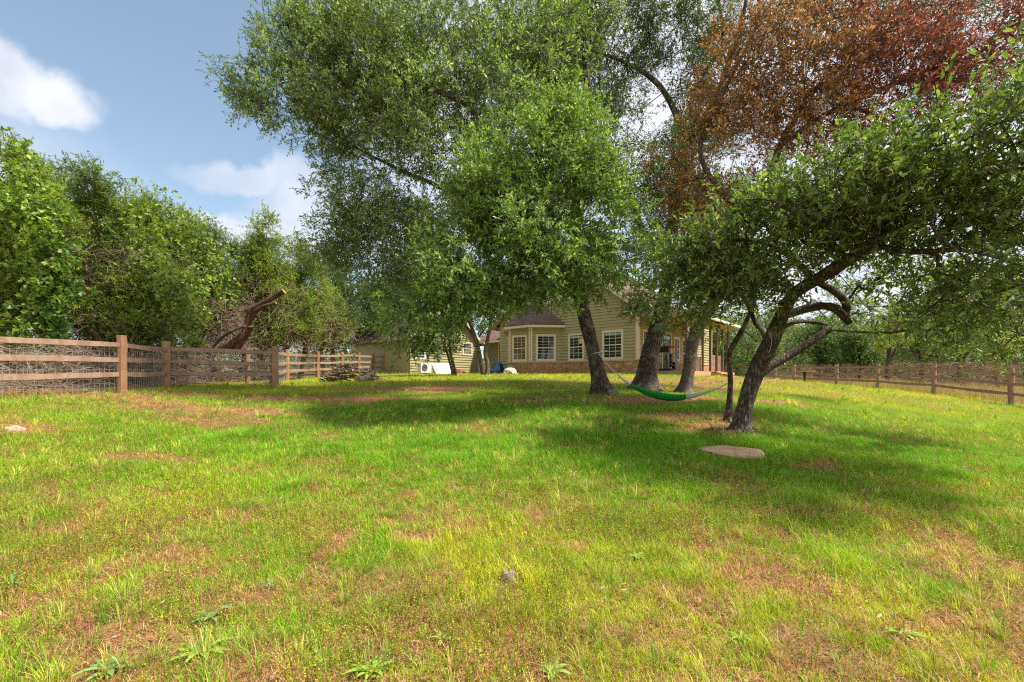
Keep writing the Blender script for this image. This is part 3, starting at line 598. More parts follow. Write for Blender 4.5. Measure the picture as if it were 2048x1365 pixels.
def prisms(a, b, ra, rb, n=4):
    t = unit(b-a); ref = np.where(np.abs(t[:, 2:3]) > .9, np.array([[1., 0, 0]]), np.array([[0, 0, 1.]])); x = unit(np.cross(ref, t)); y = np.cross(t, x)
    th = 2*np.pi*np.arange(n)/n; cs, sn = np.cos(th)[None, :, None], np.sin(th)[None, :, None]; rg = x[:, None, :]*cs+y[:, None, :]*sn
    va = a[:, None, :]+rg*ra[:, None, None]; vb = b[:, None, :]+rg*rb[:, None, None]; v = np.concatenate((va, vb), 1).reshape(-1, 3)
    base = (np.arange(len(a))*2*n)[:, None]; j = np.arange(n); f = np.stack((base+j, base+(j+1) % n, base+n+(j+1) % n, base+n+j), -1).reshape(-1, 4); return v, f
def leaves(cl, rr, T=6, Mv=9, spread=.34, Ls=.085, Wd=.34, pal=None, palw=None, droop=.0, updir=.25, twigs=True, twr=.0028, hexa=False, big=None, out_from=None, jit=.35, cval=.22):
    """leafy twigs around every cluster point"""
    n = len(cl); c = np.repeat(cl, T, 0)+rr.normal(size=(n*T, 3))*spread*.28; d = rr.normal(size=(n*T, 3))
    if out_from is not None: d += unit(c-out_from)*.9
    d[:, 2] += updir; d = unit(d); ln = spread*(.55+.8*rr.rand(n*T))
    tone = np.repeat(rr.normal(size=(n, 1)), T, 0)*.55+rr.normal(size=(n*T, 1))*.45
    Mn = n*T*Mv; t = (np.arange(Mv)+.5)/Mv; t = np.tile(.2+.8*t**.8, n*T); D_ = np.repeat(d, Mv, 0); B = np.repeat(c, Mv, 0)+D_*(np.repeat(ln, Mv)*t)[:, None]; B[:, 2] -= droop*t*t*np.repeat(ln, Mv)
    ld = unit(D_*.65+rr.normal(size=(Mn, 3))*.62+np.array((0, 0, .10-droop))); S = unit(np.cross(ld, unit(rr.normal(size=(Mn, 3))*.75+np.array((0, 0, 1.)))+1e-6)); nn = np.cross(S, ld)
    L_ = Ls*(.65+.6*rr.rand(Mn)); 
    if big is not None: L_ *= big
    W_ = L_*Wd*(.8+.4*rr.rand(Mn)); L3, W3 = L_[:, None], W_[:, None]
    if hexa:
        v = np.stack((B, B+ld*L3*.33+S*W3*.46+nn*W3*.14, B+ld*L3*.72+S*W3*.40+nn*W3*.14-nn*L3*.03, B+ld*L3-nn*L3*.10, B+ld*L3*.72-S*W3*.40+nn*W3*.14-nn*L3*.03, B+ld*L3*.33-S*W3*.46+nn*W3*.14, B+ld*L3*.5-nn*W3*.04), 1).reshape(-1, 3)
        b = (np.arange(Mn)*7)[:, None]; f = np.concatenate((b+np.array([[0, 1, 2, 6]]), b+np.array([[6, 2, 3, 4]]), b+np.array([[0, 6, 4, 5]]))); per = 7
    else:
        v = np.stack((B, B+ld*L3*.52+S*W3*.5+nn*W3*.12, B+ld*L3-nn*L3*.06, B+ld*L3*.52-S*W3*.5+nn*W3*.12), 1).reshape(-1, 3); f = (np.arange(Mn)*4)[:, None]+np.array([[0, 1, 2, 3]]); per = 4
    pal = np.array(pal); pi = rr.choice(len(pal), Mn, p=palw); col = pal[pi]*np.exp(cval*np.repeat(tone, Mv, 0)+jit*.5*rr.normal(size=(Mn, 1))*.6)
    col = np.repeat(col, per, 0)
    tw = (c-d*ln[:, None]*.1, c+d*ln[:, None]*.95, np.full(n*T, twr), np.full(n*T, twr*.45)) if twigs else None
    return v, f, col, tw
OAKPAL = [(0.160,0.240,0.085),(0.235,0.327,0.113),(0.109,0.189,0.067),(0.368,0.447,0.192),(0.401,0.413,0.292)]; OAKW = [.32, .25, .2, .13, .10]
LITE = [(0.164,0.263,0.060),(0.229,0.347,0.083),(0.098,0.179,0.045),(0.328,0.407,0.164),(0.262,0.287,0.120)]
def tree(name, label, cat, limbs, blobs, ncl, seed, barkm=None, pal=OAKPAL, palw=OAKW, gap=.42, nsc=.9, ls=None, hexa=False, group=None, r0=.0045, bal=.22, flare=.85, seg=.45, mat=None, extra=None, hidden_branches=False, n_trunk=14, leafpart='foliage', minh=1.2, colfn=None, amp=.10):
    rr = np.random.RandomState(seed); ls = dict(ls or {}); base = np.array(limbs[0][0][0]); t = empty(name, base, label, cat, group); mb = MB(); sm = []
    for i, l in enumerate(limbs):
        p, r = smooth_line(l[0], l[1]); sm.append((p, r)); rough_tube(mb, p, r, n_trunk if i == 0 or n_trunk < 10 else 10, seed+i, flare if i == 0 else 0, 1, amp)
    mb.build('trunk', None, t, True, mats=[barkm or M['bark'], M['cut']])
    if blobs:
        cp_ = crown_pts(blobs, ncl, rr, gap, nsc, seed+50, minh); a, b, ra, rb, nd = grow(sm, cp_, bal, seg, r0, rr=rr)
        v1, f1 = prisms(a, b, ra, rb, 5)
        v, f, c, tw = leaves(cp_, rr, pal=pal, palw=palw, **ls)
        if colfn is not None: c = colfn(v, c)
        if tw is not None:
            v2, f2 = prisms(*tw, n=3); bo = obj('branches', v1, f1, barkm or M['bark'], t, smooth=True); 
            obj('twigs', v2, f2, M['twig'], t)
        else: obj('branches', v1, f1, barkm or M['bark'], t, smooth=True)
        obj(leafpart, v, f, mat or M['leaf'], t, col=c)
        return t, cp_
    return t, None
def PL(lst): return [P(*q[:3]) for q in lst], [q[3]*.5/F*q[2] for q in lst]   # (px, py, depth, width px)
def sink(l):
    p = l[0]; p[0] = np.array((p[0][0], p[0][1], float(gz(p[0][0], p[0][1]))-.06)); return l
# two big oaks left of centre and one beside them
tA = sink(PL([(1207,792,12,34),(1201,768,12,33),(1192,725,12,28),(1180,675,12,27),(1168,632,12,26),(1160,592,12,25),(1156,540,12.1,23),(1150,450,12.3,20),(1158,340,12.5,17),(1180,230,12.6,14),(1170,100,12.6,10),(1190,-60,12.6,6)]))
lA1 = PL([(1164,612,12,20),(1142,574,12,20),(1090,530,12.5,16),(1020,470,13,13),(940,410,13.5,10),(870,370,13.6,8),(800,340,13.5,6.5),(720,300,13.2,4.5),(640,250,12.8,4)])
lA2 = PL([(1150,470,12.3,15),(1080,400,11.6,14),(1010,300,11.2,12),(930,210,11.2,10),(840,175,11.5,8),(740,170,11.8,6),(600,160,12,3.5),(500,190,12,2.5)])
lA3 = PL([(1010,455,12.6,13),(940,480,13.2,11),(860,470,13.4,8),(780,430,13.4,5),(700,440,13.4,3)])
lA4 = PL([(1156,520,12.1,13),(1090,470,10.8,12),(1040,430,9.8,10),(990,420,9.1,7),(930,440,8.7,4)])
lA5 = PL([(1160,590,12,12),(1120,545,10.9,11),(1060,540,9.8,8),(980,560,9,5),(920,600,8.8,3)])
lA6 = PL([(1158,330,12.5,12),(1130,200,12.2,10),(1060,90,12,8),(960,-20,12,6),(860,-120,12,4)])
A_far = [(700,150,12.2,170,150,2.2,1.0),(560,190,12,110,55,.9,.55),(470,180,12,55,45,.5,.35),(500,240,12,50,28,.5,.3),(600,60,12.2,80,90,1.4,.9),(640,215,12.2,130,90,1.6,.8),(860,80,12,200,130,2.6,1.0),(800,250,12.4,140,120,2.2,1.0),
         (930,260,11.5,150,130,2.2,1.0),(650,360,12.8,62,36,.8,.4),(690,300,12.8,60,50,.8,.45),(760,420,13.2,110,90,1.7,.9),(700,500,13.3,90,60,1.6,.8),(870,450,13,120,120,2.2,1.1),(1040,120,12,130,130,2.6,1.0),(1130,60,12.4,90,90,2,.8),(700,440,13,70,60,1.5,.7),(660,520,14,60,40,1.5,.6),(790,560,13.6,90,60,1.6,.8),(640,110,12.2,110,110,1.6,.7),(760,640,14,60,40,1.2,.5),(980,-100,12,360,90,3.5,.35),(640,-90,12.5,200,80,2.5,.4)]
A_near = [(1080,330,9.6,150,130,1.2,1.0),(1180,400,9.8,120,90,1.2,.8),(960,420,9.0,130,110,1.2,1.1),(1060,500,9.3,160,90,1.3,1.1),(910,540,8.9,90,70,1.0,1.0),(880,610,8.8,60,60,.8,.9),(990,570,9.6,110,50,1.1,.8),(1130,570,11.0,80,35,1.0,.4),(885,680,8.6,32,26,.4,.2),(835,690,9.0,34,22,.4,.2),(1120,600,9.4,40,20,.5,.1),(820,640,9.2,50,60,.8,.6),(1200,500,10.2,100,70,1.2,.9),(1130,230,10.0,90,90,1.2,.7),(1270,560,11.5,70,40,1.0,.4)]
rA = np.random.RandomState(101)
tree('oak_tree', 'big live oak with leaning dark trunk that holds the left end of the hammock', 'tree', [tA, lA1, lA2, lA3, lA6], A_far, 2250, 101, ls=dict(T=9, Mv=10, spread=.40, Ls=.088, Wd=.38, droop=.05, twr=.0038, out_from=P(880,330,12.5), cval=.30), gap=.49, nsc=.75, r0=.0048)
OakA = bpy.data.objects['oak_tree']
# low boughs of the same oak that reach towards the camera: parts of it
rr = np.random.RandomState(111); sm = [smooth_line(*lA4), smooth_line(*lA5)]; mb = MB(); [rough_tube(mb, p, r, 10, 5) for p, r in sm]; mb.build('bough', None, OakA, True, mats=[M['bark'], M['cut']])
cpn = crown_pts(A_near, 1000, rr, .48, .65, 160, 1.0); a, b, ra, rb, nd = grow(sm, cpn, .22, .4, .0042, rr=rr); v, f = prisms(a, b, ra, rb, 5); obj('branches', v, f, M['bark'], OakA, smooth=True)
v, f, c, tw = leaves(cpn, rr, T=8, Mv=11, spread=.34, Ls=.092, Wd=.38, pal=LITE, palw=OAKW, droop=.12, twr=.003, updir=.1, out_from=P(1090,470,10.4), cval=.30); obj('foliage', v, f, M['leaf'], OakA, col=c); v, f = prisms(*tw, n=3); obj('twigs', v, f, M['twig'], OakA)
# oak B
tB = sink(PL([(1289,784,13.2,46),(1291,765,13.2,42),(1299,711,13.2,35),(1311,673,13.2,32),(1325,616,13.2,30),(1334,560,13.3,27),(1342,480,13.5,24),(1352,400,13.8,22),(1364,320,14,17),(1358,250,14.2,14),(1340,205,14.3,11),(1312,165,14.4,10),(1260,130,14.5,7),(1170,95,14.6,5)]))
lB1 = PL([(1366,300,14,13),(1420,230,14,12),(1450,150,14,11),(1480,60,14,9),(1500,-40,14,6)])
lB2 = PL([(1368,245,14.2,10),(1400,160,14.4,9),(1445,90,14.6,8),(1440,20,14.6,6),(1430,-50,14.6,4)])
lB3 = PL([(1336,540,13.3,13),(1280,450,13.2,11),(1250,370,13.2,9),(1210,300,13.2,6),(1200,230,13.4,4)])
B_b = [(1400,200,14.2,70,110,1.4,.7),(1340,330,14,80,70,1.4,.8),(1400,430,13.8,80,70,1.3,.8),(1270,120,14.6,80,50,1.4,.5),(1380,70,14.6,80,50,1.4,.5),(1420,300,14.2,60,60,1.2,.5),(1180,70,14.5,150,85,2.2,1.0),(1290,40,14.5,110,45,1.6,.6),(1110,180,14.3,110,70,1.8,.8),(1240,200,14.4,70,60,1.4,.45),(1430,60,14.6,90,70,1.6,.45),(1230,310,13.6,80,90,1.6,.5),(1300,400,13.2,90,80,1.4,.55),(1300,500,13,100,60,1.4,.6),(1370,560,12.8,70,40,1.0,.4),(1300,610,12.8,60,40,.8,.5),(1295,660,12.8,22,32,.4,.25),
       (1560,30,14.6,90,50,1.6,.4),(1700,20,13.5,150,50,1.6,.6),(1900,20,13,150,45,1.6,.7),(2010,200,12.5,60,60,1.2,.6),(1250,-110,14.5,330,80,3,.35),(1450,420,13.4,90,80,1.4,.4)]
tree('oak_tree', 'thick trunked live oak between the hammock oak and the porch, dark open crown', 'tree', [tB, lB1, lB2, lB3], B_b, 1900, 202, ls=dict(T=9, Mv=9, spread=.38, Ls=.082, Wd=.36, twr=.0035, droop=.05), pal=[(.070,.126,.039),(.105,.168,.049),(.056,.098,.034),(.182,.238,.084)], palw=[.35,.3,.22,.13], gap=.47, nsc=.9, r0=.0052)
# oak C: carries the dead brown foliage
tC = sink(PL([(1370,790,12.6,25),(1373,770,12.6,24),(1378,738,12.6,24),(1383,700,12.5,22),(1388,672,12.4,22),(1398,654,12.3,22),(1413,632,12.2,21),(1440,590,11.8,18),(1480,520,11.2,17),(1510,440,10.8,16),(1540,350,10.4,15),(1570,270,10.2,13),(1620,190,10,11),(1700,120,9.8,9),(1780,60,9.6,6)]))
lC1 = PL([(1510,440,10.8,11),(1440,380,10.8,10),(1400,300,10.8,9),(1440,200,10.8,8),(1480,120,10.8,6),(1520,40,10.8,4)])
lC2 = PL([(1560,290,10.2,11),(1650,230,9.8,10),(1760,180,9.4,9),(1860,140,9.0,7),(1960,110,8.8,5)])
lC3 = PL([(1700,210,9.6,6),(1800,250,9.2,5),(1900,240,8.8,4),(1990,180,8.6,3)])
C_b = [(1370,330,11.2,80,90,1.2,.45),(1420,400,10.9,90,70,1.2,.55),(1550,440,10.4,110,50,1.1,.5),(1500,160,10.8,110,130,1.5,1.0),(1440,280,10.8,90,110,1.3,.9),(1590,130,10.2,140,130,1.6,1.0),(1580,280,10.2,130,110,1.4,1.1),(1720,180,9.6,150,130,1.5,1.2),(1860,150,9.0,150,110,1.3,1.1),(1980,120,8.8,110,100,1.2,1.0),(1480,400,10.6,110,60,1.2,.5),(1650,380,9.8,140,60,1.2,.5),(1380,420,10.8,60,60,.9,.3),(1330,470,10.8,60,40,.8,.12),(1700,-60,10,330,60,2,.35),(1820,60,9.4,150,60,1.2,.7)]
def browns(v, c):
    x = (v[:, 0]/v[:, 1]+.25*v[:, 2]/v[:, 1]-.05) ; k = np.clip((v[:, 0]-6.4+1.2*(vnoise(v[:, 0], v[:, 2], 1.2, 71, 2)-.5))/.9, 0, 1)[:, None]
    return c*(1-k)+c*np.array((.80, .50, .80))*k
tree('oak_tree', 'half dead oak with orange brown and red brown dry leaves above the porch side', 'tree', [tC, lC1, lC2, lC3], C_b, 1080, 303, ls=dict(T=7, Mv=8, spread=.36, Ls=.080, Wd=.42, twr=.0045, droop=.1, cval=.28, out_from=P(1600,420,10.5)), pal=[(.47,.23,.07),(.35,.155,.055),(.66,.44,.20),(.20,.11,.06),(.15,.18,.05)], palw=[.30,.24,.20,.12,.14], gap=.50, nsc=.7, mat=M['dead'], leafpart='dead_foliage', colfn=browns, barkm=M['bark2'], r0=.005)
# small trunk D and leaning oak E
tD = sink(PL([(1457,842,8.5,15),(1459,800,8.5,11.5),(1461,764,8.5,10.5),(1459,711,8.5,9.5),(1467,690,8.45,9.5),(1482,664,8.35,9.5),(1494,640,8.3,9),(1506,600,8.2,7),(1500,550,8.1,5),(1480,500,8.1,3)]))
tree('oak_tree', 'slender young oak trunk beside the leaning oak, holding the right end of the hammock', 'tree', [tD], [(1450,545,8,90,45,.7,1),(1400,600,8.2,50,35,.5,.5),(1480,590,7.9,40,25,.4,.5)], 130, 404, ls=dict(T=6, Mv=9, spread=.24, Ls=.075, Wd=.42, twr=.0025), pal=LITE, palw=OAKW, n_trunk=10, seg=.3)
tE = sink(PL([(1481,868,7.8,34),(1484,845,7.8,30),(1492,804,7.8,29),(1509,751,7.75,31),(1532,703,7.6,30),(1553,659,7.4,29),(1566,625,7.2,27),(1590,585,7.0,25),(1640,555,6.7,24),(1695,520,6.4,23),(1740,490,6.1,22),(1775,440,5.9,21),(1795,390,5.8,18),(1810,347,5.8,14)]))
lE1 = PL([(1560,640,7.35,13),(1580,628,7.3,15),(1598,622,7.3,16),(1640,612,7.3,17),(1672,618,7.3,17),(1688,634,7.3,15),(1699,648,7.3,11)])
lE2 = PL([(1690,632,7.3,14),(1693,606,7.3,15),(1664,580,7.2,14),(1630,562,7.1,12),(1590,520,6.9,11),(1540,490,6.7,8),(1470,480,6.5,5),(1400,500,6.4,3)])
lE3 = PL([(1508,762,7.75,17),(1535,738,7.75,16),(1588,706,7.8,15),(1625,682,7.8,14),(1659,659,7.8,13)])
lE4 = PL([(1560,660,7.4,10),(1580,648,7.4,9),(1605,643,7.5,8),(1655,650,7.6,5)])
lE5 = PL([(1535,690,7.6,10),(1526,662,7.7,11),(1511,646,7.9,10),(1490,600,7.9,6),(1460,570,7.6,4)])
lE6 = PL([(1770,450,5.9,13),(1830,400,5.6,12),(1880,375,5.3,11),(1960,350,4.9,10),(2060,335,4.5,8),(2200,300,4.2,5)])
lE7 = PL([(1803,365,5.8,7),(1822,392,5.5,6),(1870,415,5.1,6),(1862,450,5.0,5),(1900,490,4.8,4.5),(1990,560,4.7,3),(2060,570,4.6,2)])
lE8 = PL([(1740,490,6.1,11),(1830,505,5.7,10),(1920,500,5.3,8),(2010,520,5.0,6),(2100,560,4.8,4)])
lE9 = PL([(1695,520,6.4,10),(1650,470,6.0,9),(1600,430,5.7,7),(1540,400,5.6,5),(1490,400,5.6,3)])
lE10 = PL([(1812,347,5.8,8),(1805,300,5.5,6),(1850,250,5.2,5),(1930,220,4.9,3)])
E_b = [(1900,290,5.0,150,85,1.0,.75),(2020,300,4.5,110,90,.9,.75),(1760,380,5.6,150,95,1.1,.8),(1620,430,5.9,130,90,1.1,.9),(1500,470,6.3,130,90,1.1,.9),(1400,520,6.9,90,55,.6,.7),(1560,540,6.6,130,55,.7,.9),(1700,470,6.3,140,70,.8,1.0),(1850,430,5.8,160,70,.9,1.0),(1980,430,5.2,120,60,.7,.9),(2010,540,5.0,80,60,.6,.5),(1900,640,7.5,150,50,1.0,.4),(2020,640,7.2,100,60,1.0,.4),(1370,600,7.2,70,45,.6,.5),(1430,640,7.3,50,24,.4,.3),(1880,600,5.8,120,55,.7,.55),(2010,620,5.4,80,75,.6,.7),(1760,610,6.6,80,30,.6,.2),(1960,690,6.0,60,30,.5,.2),(1880,510,5.8,150,30,.6,.45),(1590,590,7.0,60,25,.4,.12),(1440,580,7.0,60,25,.4,.3),(1960,600,6.8,90,60,.6,.18),(1800,560,7.0,130,30,.6,.2),(2180,380,4.6,140,160,.8,.7),(1330,545,7.4,60,50,.5,.5),(1470,615,6.9,60,30,.4,.35),(1540,625,6.8,50,22,.4,.2),(1405,590,7.0,50,50,.5,.4),(1640,520,6.6,90,40,.8,.5),(1750,560,7.2,90,30,.8,.3),(1990,660,6.8,60,50,.6,.15),(1900,570,6.5,120,50,.8,.35)]
oE, cE = tree('oak_tree', 'leaning oak with sawn limb and broad leafy crown in the right foreground', 'tree', [tE, lE1, lE2, lE3, lE4, lE5, lE6, lE7, lE8, lE9, lE10], E_b, 980, 505, ls=dict(T=5, Mv=9, spread=.36, Ls=.084, Wd=.38, twr=.0036, hexa=True, updir=.45, droop=.0, out_from=P(1740,560,6.6), cval=.30), pal=[(.115,.185,.045),(.165,.24,.06),(.075,.12,.035),(.27,.33,.13),(.21,.22,.09)], palw=[.3,.27,.2,.13,.1], gap=.52, nsc=.5, r0=.0055, bal=.18, seg=.3)
tree_list = []
# pale thin trunks near the house, one crown each
for i, (lab, tr_, bl, nc) in enumerate([
    ('forked pale trunked small tree in front of the white board by the wing wall', [(908,753,23.5,8),(902,735,23.5,5),(894,706,23.5,4.5),(880,670,23.5,4),(860,630,23.5,2.5)], [(880,640,23,60,30,1.2,1),(850,690,23,40,20,.9,.5),(900,690,23,30,14,.7,.3)], 330),
    ('pale trunked tree at the right corner of the wing wall, leaning left as it rises', [(968,753,23,11),(962,725,23,8.5),(955,690,23,8),(945,660,23,7),(930,620,23,5),(900,580,23,3)], [(930,590,23,70,40,1.6,1),(985,570,23,50,40,1.4,.8)], 360),
    ('pale curved trunk in front of the recessed entry door', [(972,754,22.6,9),(975,730,22.6,8),(970,705,22.6,8),(976,675,22.6,7.5),(981,650,22.6,6.5),(985,600,22.6,4),(1000,560,22.6,3)], [(1010,560,22.6,50,40,1.4,1),(990,620,22.6,40,24,1.0,.6)], 250)]):
    l = sink(PL(tr_)); limbs = [l]
    if i == 0: limbs.append(PL([(911,751,23.5,6),(906,728,23.5,6),(900,700,23.5,6),(905,660,23.5,4),(920,630,23.5,2.5)]))
    tree('small_oak', lab, 'tree', limbs, bl, nc, 600+i, barkm=M['bark2'], ls=dict(T=6, Mv=8, spread=.42, Ls=.13, Wd=.42, twigs=False), pal=[(.070,.126,.035),(.112,.196,.042),(.049,.091,.028)], palw=[.4,.35,.25], n_trunk=9, flare=.25)
# ---- generic background trees
def bgtree(name, lab, px, d, top, half, pal, seed, nc=240, cat='tree', group=None, ls_=.17, low=.0, barkm=None, tw=6, lean=0, dens=1.0, base_x=None):
    rr = np.random.RandomState(seed); bx = (px if base_x is None else base_x); X = (bx-HX)/F*d; z0 = float(gz(X, d))-.08; zt = EYE+(HY-top)/F*d; Ht = zt-z0; hw = half/F*d
    cx = (px-HX)/F*d; b0 = np.array((X, d, z0)); k = rr.uniform(-.25, .25, 6)
    tr_ = ([b0, b0+np.array((k[0], 0, Ht*.25)), np.array(((X+cx)/2+k[1], d, z0+Ht*.5)), np.array((cx+k[2], d+k[3], z0+Ht*.8))], [.02*Ht+.03, .018*Ht+.02, .012*Ht+.015, .03])
    l2 = ([tr_[0][1], tr_[0][1]+np.array((hw*.45, k[4], Ht*.28)), tr_[0][1]+np.array((hw*.7, k[5], Ht*.42))], [.012*Ht+.015, .01*Ht, .02]); l3 = ([tr_[0][2]-np.array((0, 0, Ht*.12)), tr_[0][2]+np.array((-hw*.5, k[5], Ht*.14)), tr_[0][2]+np.array((-hw*.75, k[4], Ht*.24))], [.011*Ht+.015, .009*Ht, .02])
    py = lambda z: HY-(z-EYE)*F/d
    bl = []
    for j in range(7):
        z = z0+Ht*(low+.22+(.70-low)*rr.rand()); a = rr.uniform(-.6, .6)*half*(1.15-.5*(z-z0)/Ht); bl.append((px+a, py(z), d+rr.uniform(-.4, .4)*hw, half*rr.uniform(.38, .6), Ht*rr.uniform(.11, .19)*F/d, hw*.5, 1))
    bl.append((px, py(z0+Ht*.88), d, half*.42, Ht*.12*F/d, hw*.4, .8)); bl.append((px, py(z0+Ht*(.55+low/2)), d, half*.8, Ht*.25*F/d, hw*.7, 1.2))
    return tree(name, lab, cat, [tr_, l2, l3], bl, nc, seed, barkm=barkm, ls=dict(T=6, Mv=7, spread=.5*max(.6, ls_/.17), Ls=ls_, Wd=.5, twigs=False), pal=pal, palw=[1/len(pal)]*len(pal), n_trunk=7, flare=.15, gap=.40, nsc=1.3, minh=.6+low*Ht*.3, group=group, r0=.008, seg=.8)
DG = [(.058,.104,.031),(.091,.150,.044),(.130,.195,.058)]; MG = [(.117,.182,.052),(.169,.247,.065),(.221,.286,.104)]; YG = [(.247,.299,.046),(.325,.377,.065),(.169,.234,.046)]; GG = [(.182,.234,.104),(.247,.299,.143),(.130,.182,.078)]; DK = [(.036,.072,.023),(.058,.104,.033),(.085,.143,.046)]
grp = 'trees behind the left fence and house'
bgtree('evergreen_oak', 'dark round evergreen oak directly behind the garden gate', 740, 33, 560, 100, DK, 700, 420, group=grp, ls_=.2)
bgtree('evergreen_oak', 'tall dark oak rising above the left wing of the house', 835, 37, 480, 110, DG, 701, 420, group=grp, ls_=.22)
bgtree('evergreen_oak', 'green oak just left of the dark round one, over the brush pile', 670, 27, 520, 75, DG, 702, 380, group=grp, ls_=.17)
bgtree('evergreen_oak', 'distant tree showing above the roof ridge of the wing', 930, 48, 560, 90, DG, 703, 250, group=grp, ls_=.25)
grp = 'trees beyond the right fence'
for i, a in enumerate([('evergreen_oak','dense dark tree seen between the porch posts',1415,42,640,70,DK,300,.2,.0),('evergreen_oak','dark tree right behind the end of the porch roof',1350,50,650,60,DG,200,.25,0),
    ('juniper','broad grey green cedar with dead lower limbs beyond the fence, behind the leaning trunk',1540,44,610,95,GG,300,.16,.1),('evergreen_oak','bushy green oak beyond the fence behind the round table',1640,36,640,62,DG,300,.15,.0),
    ('evergreen_oak','dark green low crowned oak behind the fence under the crooked limb',1715,33,655,60,DG,300,.14,.05),('oak_sapling','airy yellow green sapling in front of the right hand woods',1775,29,600,48,YG,170,.11,.2),
    ('evergreen_oak','grey green forked tree between the two tallest right fence posts',1840,34,610,75,GG,300,.14,.15),('evergreen_oak','mid green oak with dark stem behind the second right fence post',1925,31,590,80,MG,320,.13,.15),
    ('oak_sapling','thin yellow leaved sapling near the right edge behind the fence',2000,27,660,38,YG,120,.1,.05),('evergreen_oak','dark green oak at the far right edge beyond the fence',2060,33,560,85,DG,300,.14,.1),
    ('evergreen_oak','tall pale tree in the gap beneath the spreading oak crown',1690,52,560,80,GG,240,.22,.2),('evergreen_oak','large distant tree behind the right fence, third from the right edge',1880,55,540,110,MG,320,.24,.1),
    ('evergreen_oak','distant blue green tree behind the far right posts',2010,58,560,90,GG,260,.25,.1),('evergreen_oak','low distant tree left of the leaning trunk above the far fence',1480,60,670,60,MG,170,.25,.05)]):
    n_, lab, px, d, top, half, pal, nc, l_, low = a
    bgtree(n_, lab, px, d, top, half, pal, 720+i, nc, group=grp, ls_=l_, low=low)
# ---- cedar thicket on the left behind the fence
CED = [(0.193,0.275,0.036),(0.264,0.347,0.046),(0.122,0.191,0.031),(0.324,0.371,0.052)]; CED2 = [(.130,.195,.039),(.195,.260,.052),(.091,.143,.033)]
def cedar(lab, px, d, top, half, seed, pal, nc, dead=.15, bx=None, low=690):
    nc = int(nc*1.35); dead *= 1.0; half *= 1.15
    rr = np.random.RandomState(seed); X = ((px if bx is None else bx)-HX)/F*d; b0 = np.array((X, d, float(gz(X, d))-.08)); zt = EYE+(HY-top)/F*d; Ht = zt-b0[2]; hw = half/F*d; cx = (px-HX)/F*d
    tr_ = ([b0, b0+np.array((rr.uniform(-.3, .3), .1, Ht*.3)), np.array(((cx+X)/2, d+.2, b0[2]+Ht*.6)), np.array((cx, d, b0[2]+Ht*.97))], [.13, .11, .08, .02]); lims = [tr_]
    for j in range(4): a = rr.uniform(-1, 1); lims.append(([tr_[0][1]*(1-j/5)+tr_[0][2]*(j/5), tr_[0][1]*(1-j/5)+tr_[0][2]*(j/5)+np.array((a*hw*.5, rr.uniform(-.8, .2), Ht*.14)), tr_[0][1]*(1-j/5)+tr_[0][2]*(j/5)+np.array((a*hw*.95, rr.uniform(-1.5, .2), Ht*.2))], [.06, .045, .02]))
    bl = []
    for j in range(9):
        f_ = (j+.5)/9; y = low+(top-low)*f_; wd = half*(1.05-.78*f_); bl.append((px+rr.uniform(-.5, .5)*wd, y, d+rr.uniform(-.5, .3)*hw, wd*rr.uniform(.5, .8), abs(low-top)*rr.uniform(.06, .10), hw*.45, 1))
    bl.append((px, (low+top)/2, d, half*.75, abs(low-top)*.42, hw*.6, 1.3)); bl.append((px, top+6, d, 9+half*.12, 20, .3, .12))
    t, cp_ = tree('cedar_tree', lab, 'tree', lims, bl, nc, seed, barkm=M['cedarbark'], ls=dict(T=8, Mv=13, spread=.40, Ls=.10, Wd=.28, updir=.8, twigs=True, twr=.004, cval=.32), pal=pal, palw=[1/len(pal)]*len(pal), n_trunk=8, flare=.2, gap=.50, nsc=.6, group='cedars in the thicket behind the left fence', minh=.6, r0=.005)
    # dead bare twigs hanging in the lower crown
    if dead:
        n = int(900*dead/.15); c = P(px, (low+top*.6)/1.6, d)+rr.normal(size=(n, 3))*np.array((hw*.5, hw*.35, Ht*.16)); c = c[c[:, 2] < b0[2]+Ht*.66]; n = len(c); c[:, 2] = np.maximum(c[:, 2], b0[2]+.2); dd_ = unit(rr.normal(size=(n, 3))+np.array((0, -.3, -.2))); ln = rr.uniform(.2, .75, n)[:, None]; mid = c+dd_*ln*.5+rr.normal(size=(n, 3))*.04
        v1, f1 = prisms(c, mid, np.full(n, .006), np.full(n, .004), 3); v2, f2 = prisms(mid, c+dd_*ln, np.full(n, .004), np.full(n, .0015), 3); obj('dead_twigs', np.concatenate((v1, v2)), np.concatenate((f1, f2+len(v1))), M['deadtwig'], t)
    return t
cedar('yellow green cedar at the left edge, tallest in the thicket', 20, 12.4, 300, 125, 801, CED, 650, .12)
cedar('dark cedar with wispy top next to the tall one at the left edge', 190, 14.6, 335, 90, 802, CED2, 420, .35)
cedar('cedar with grey dead twigs in the middle of the thicket, reddish patch near its top', 300, 15.8, 395, 90, 803, CED, 470, .3)
cedar('low dark green cedar bough hanging over the second left fence post', 250, 14.2, 560, 85, 804, CED, 330, .3)
cedar('blue green cedar above the big leaning cut trunk', 430, 18.5, 455, 85, 805, CED2, 420, .3)
cedar('pointed yellow green cedar right of the leaning cut trunk', 525, 19.5, 440, 60, 806, CED, 380, .3)
cedar('bright cedar where the thicket meets the big oak crown', 600, 21.5, 490, 70, 807, CED, 420, .25)
cedar('wide cedar filling the gap behind the dark wispy one', 120, 17, 345, 120, 810, CED2, 420, .2, low=640)
cedar('cedar behind the vine draped middle of the thicket', 250, 19, 365, 110, 811, CED, 420, .3, low=640)
cedar('rounded cedar between the vine clump and the blue green cedar', 370, 19, 430, 90, 812, CED, 400, .3, low=650)
cedar('dull cedar low behind the sawn leaning trunk', 480, 23, 500, 110, 813, CED2, 420, .3, low=680)
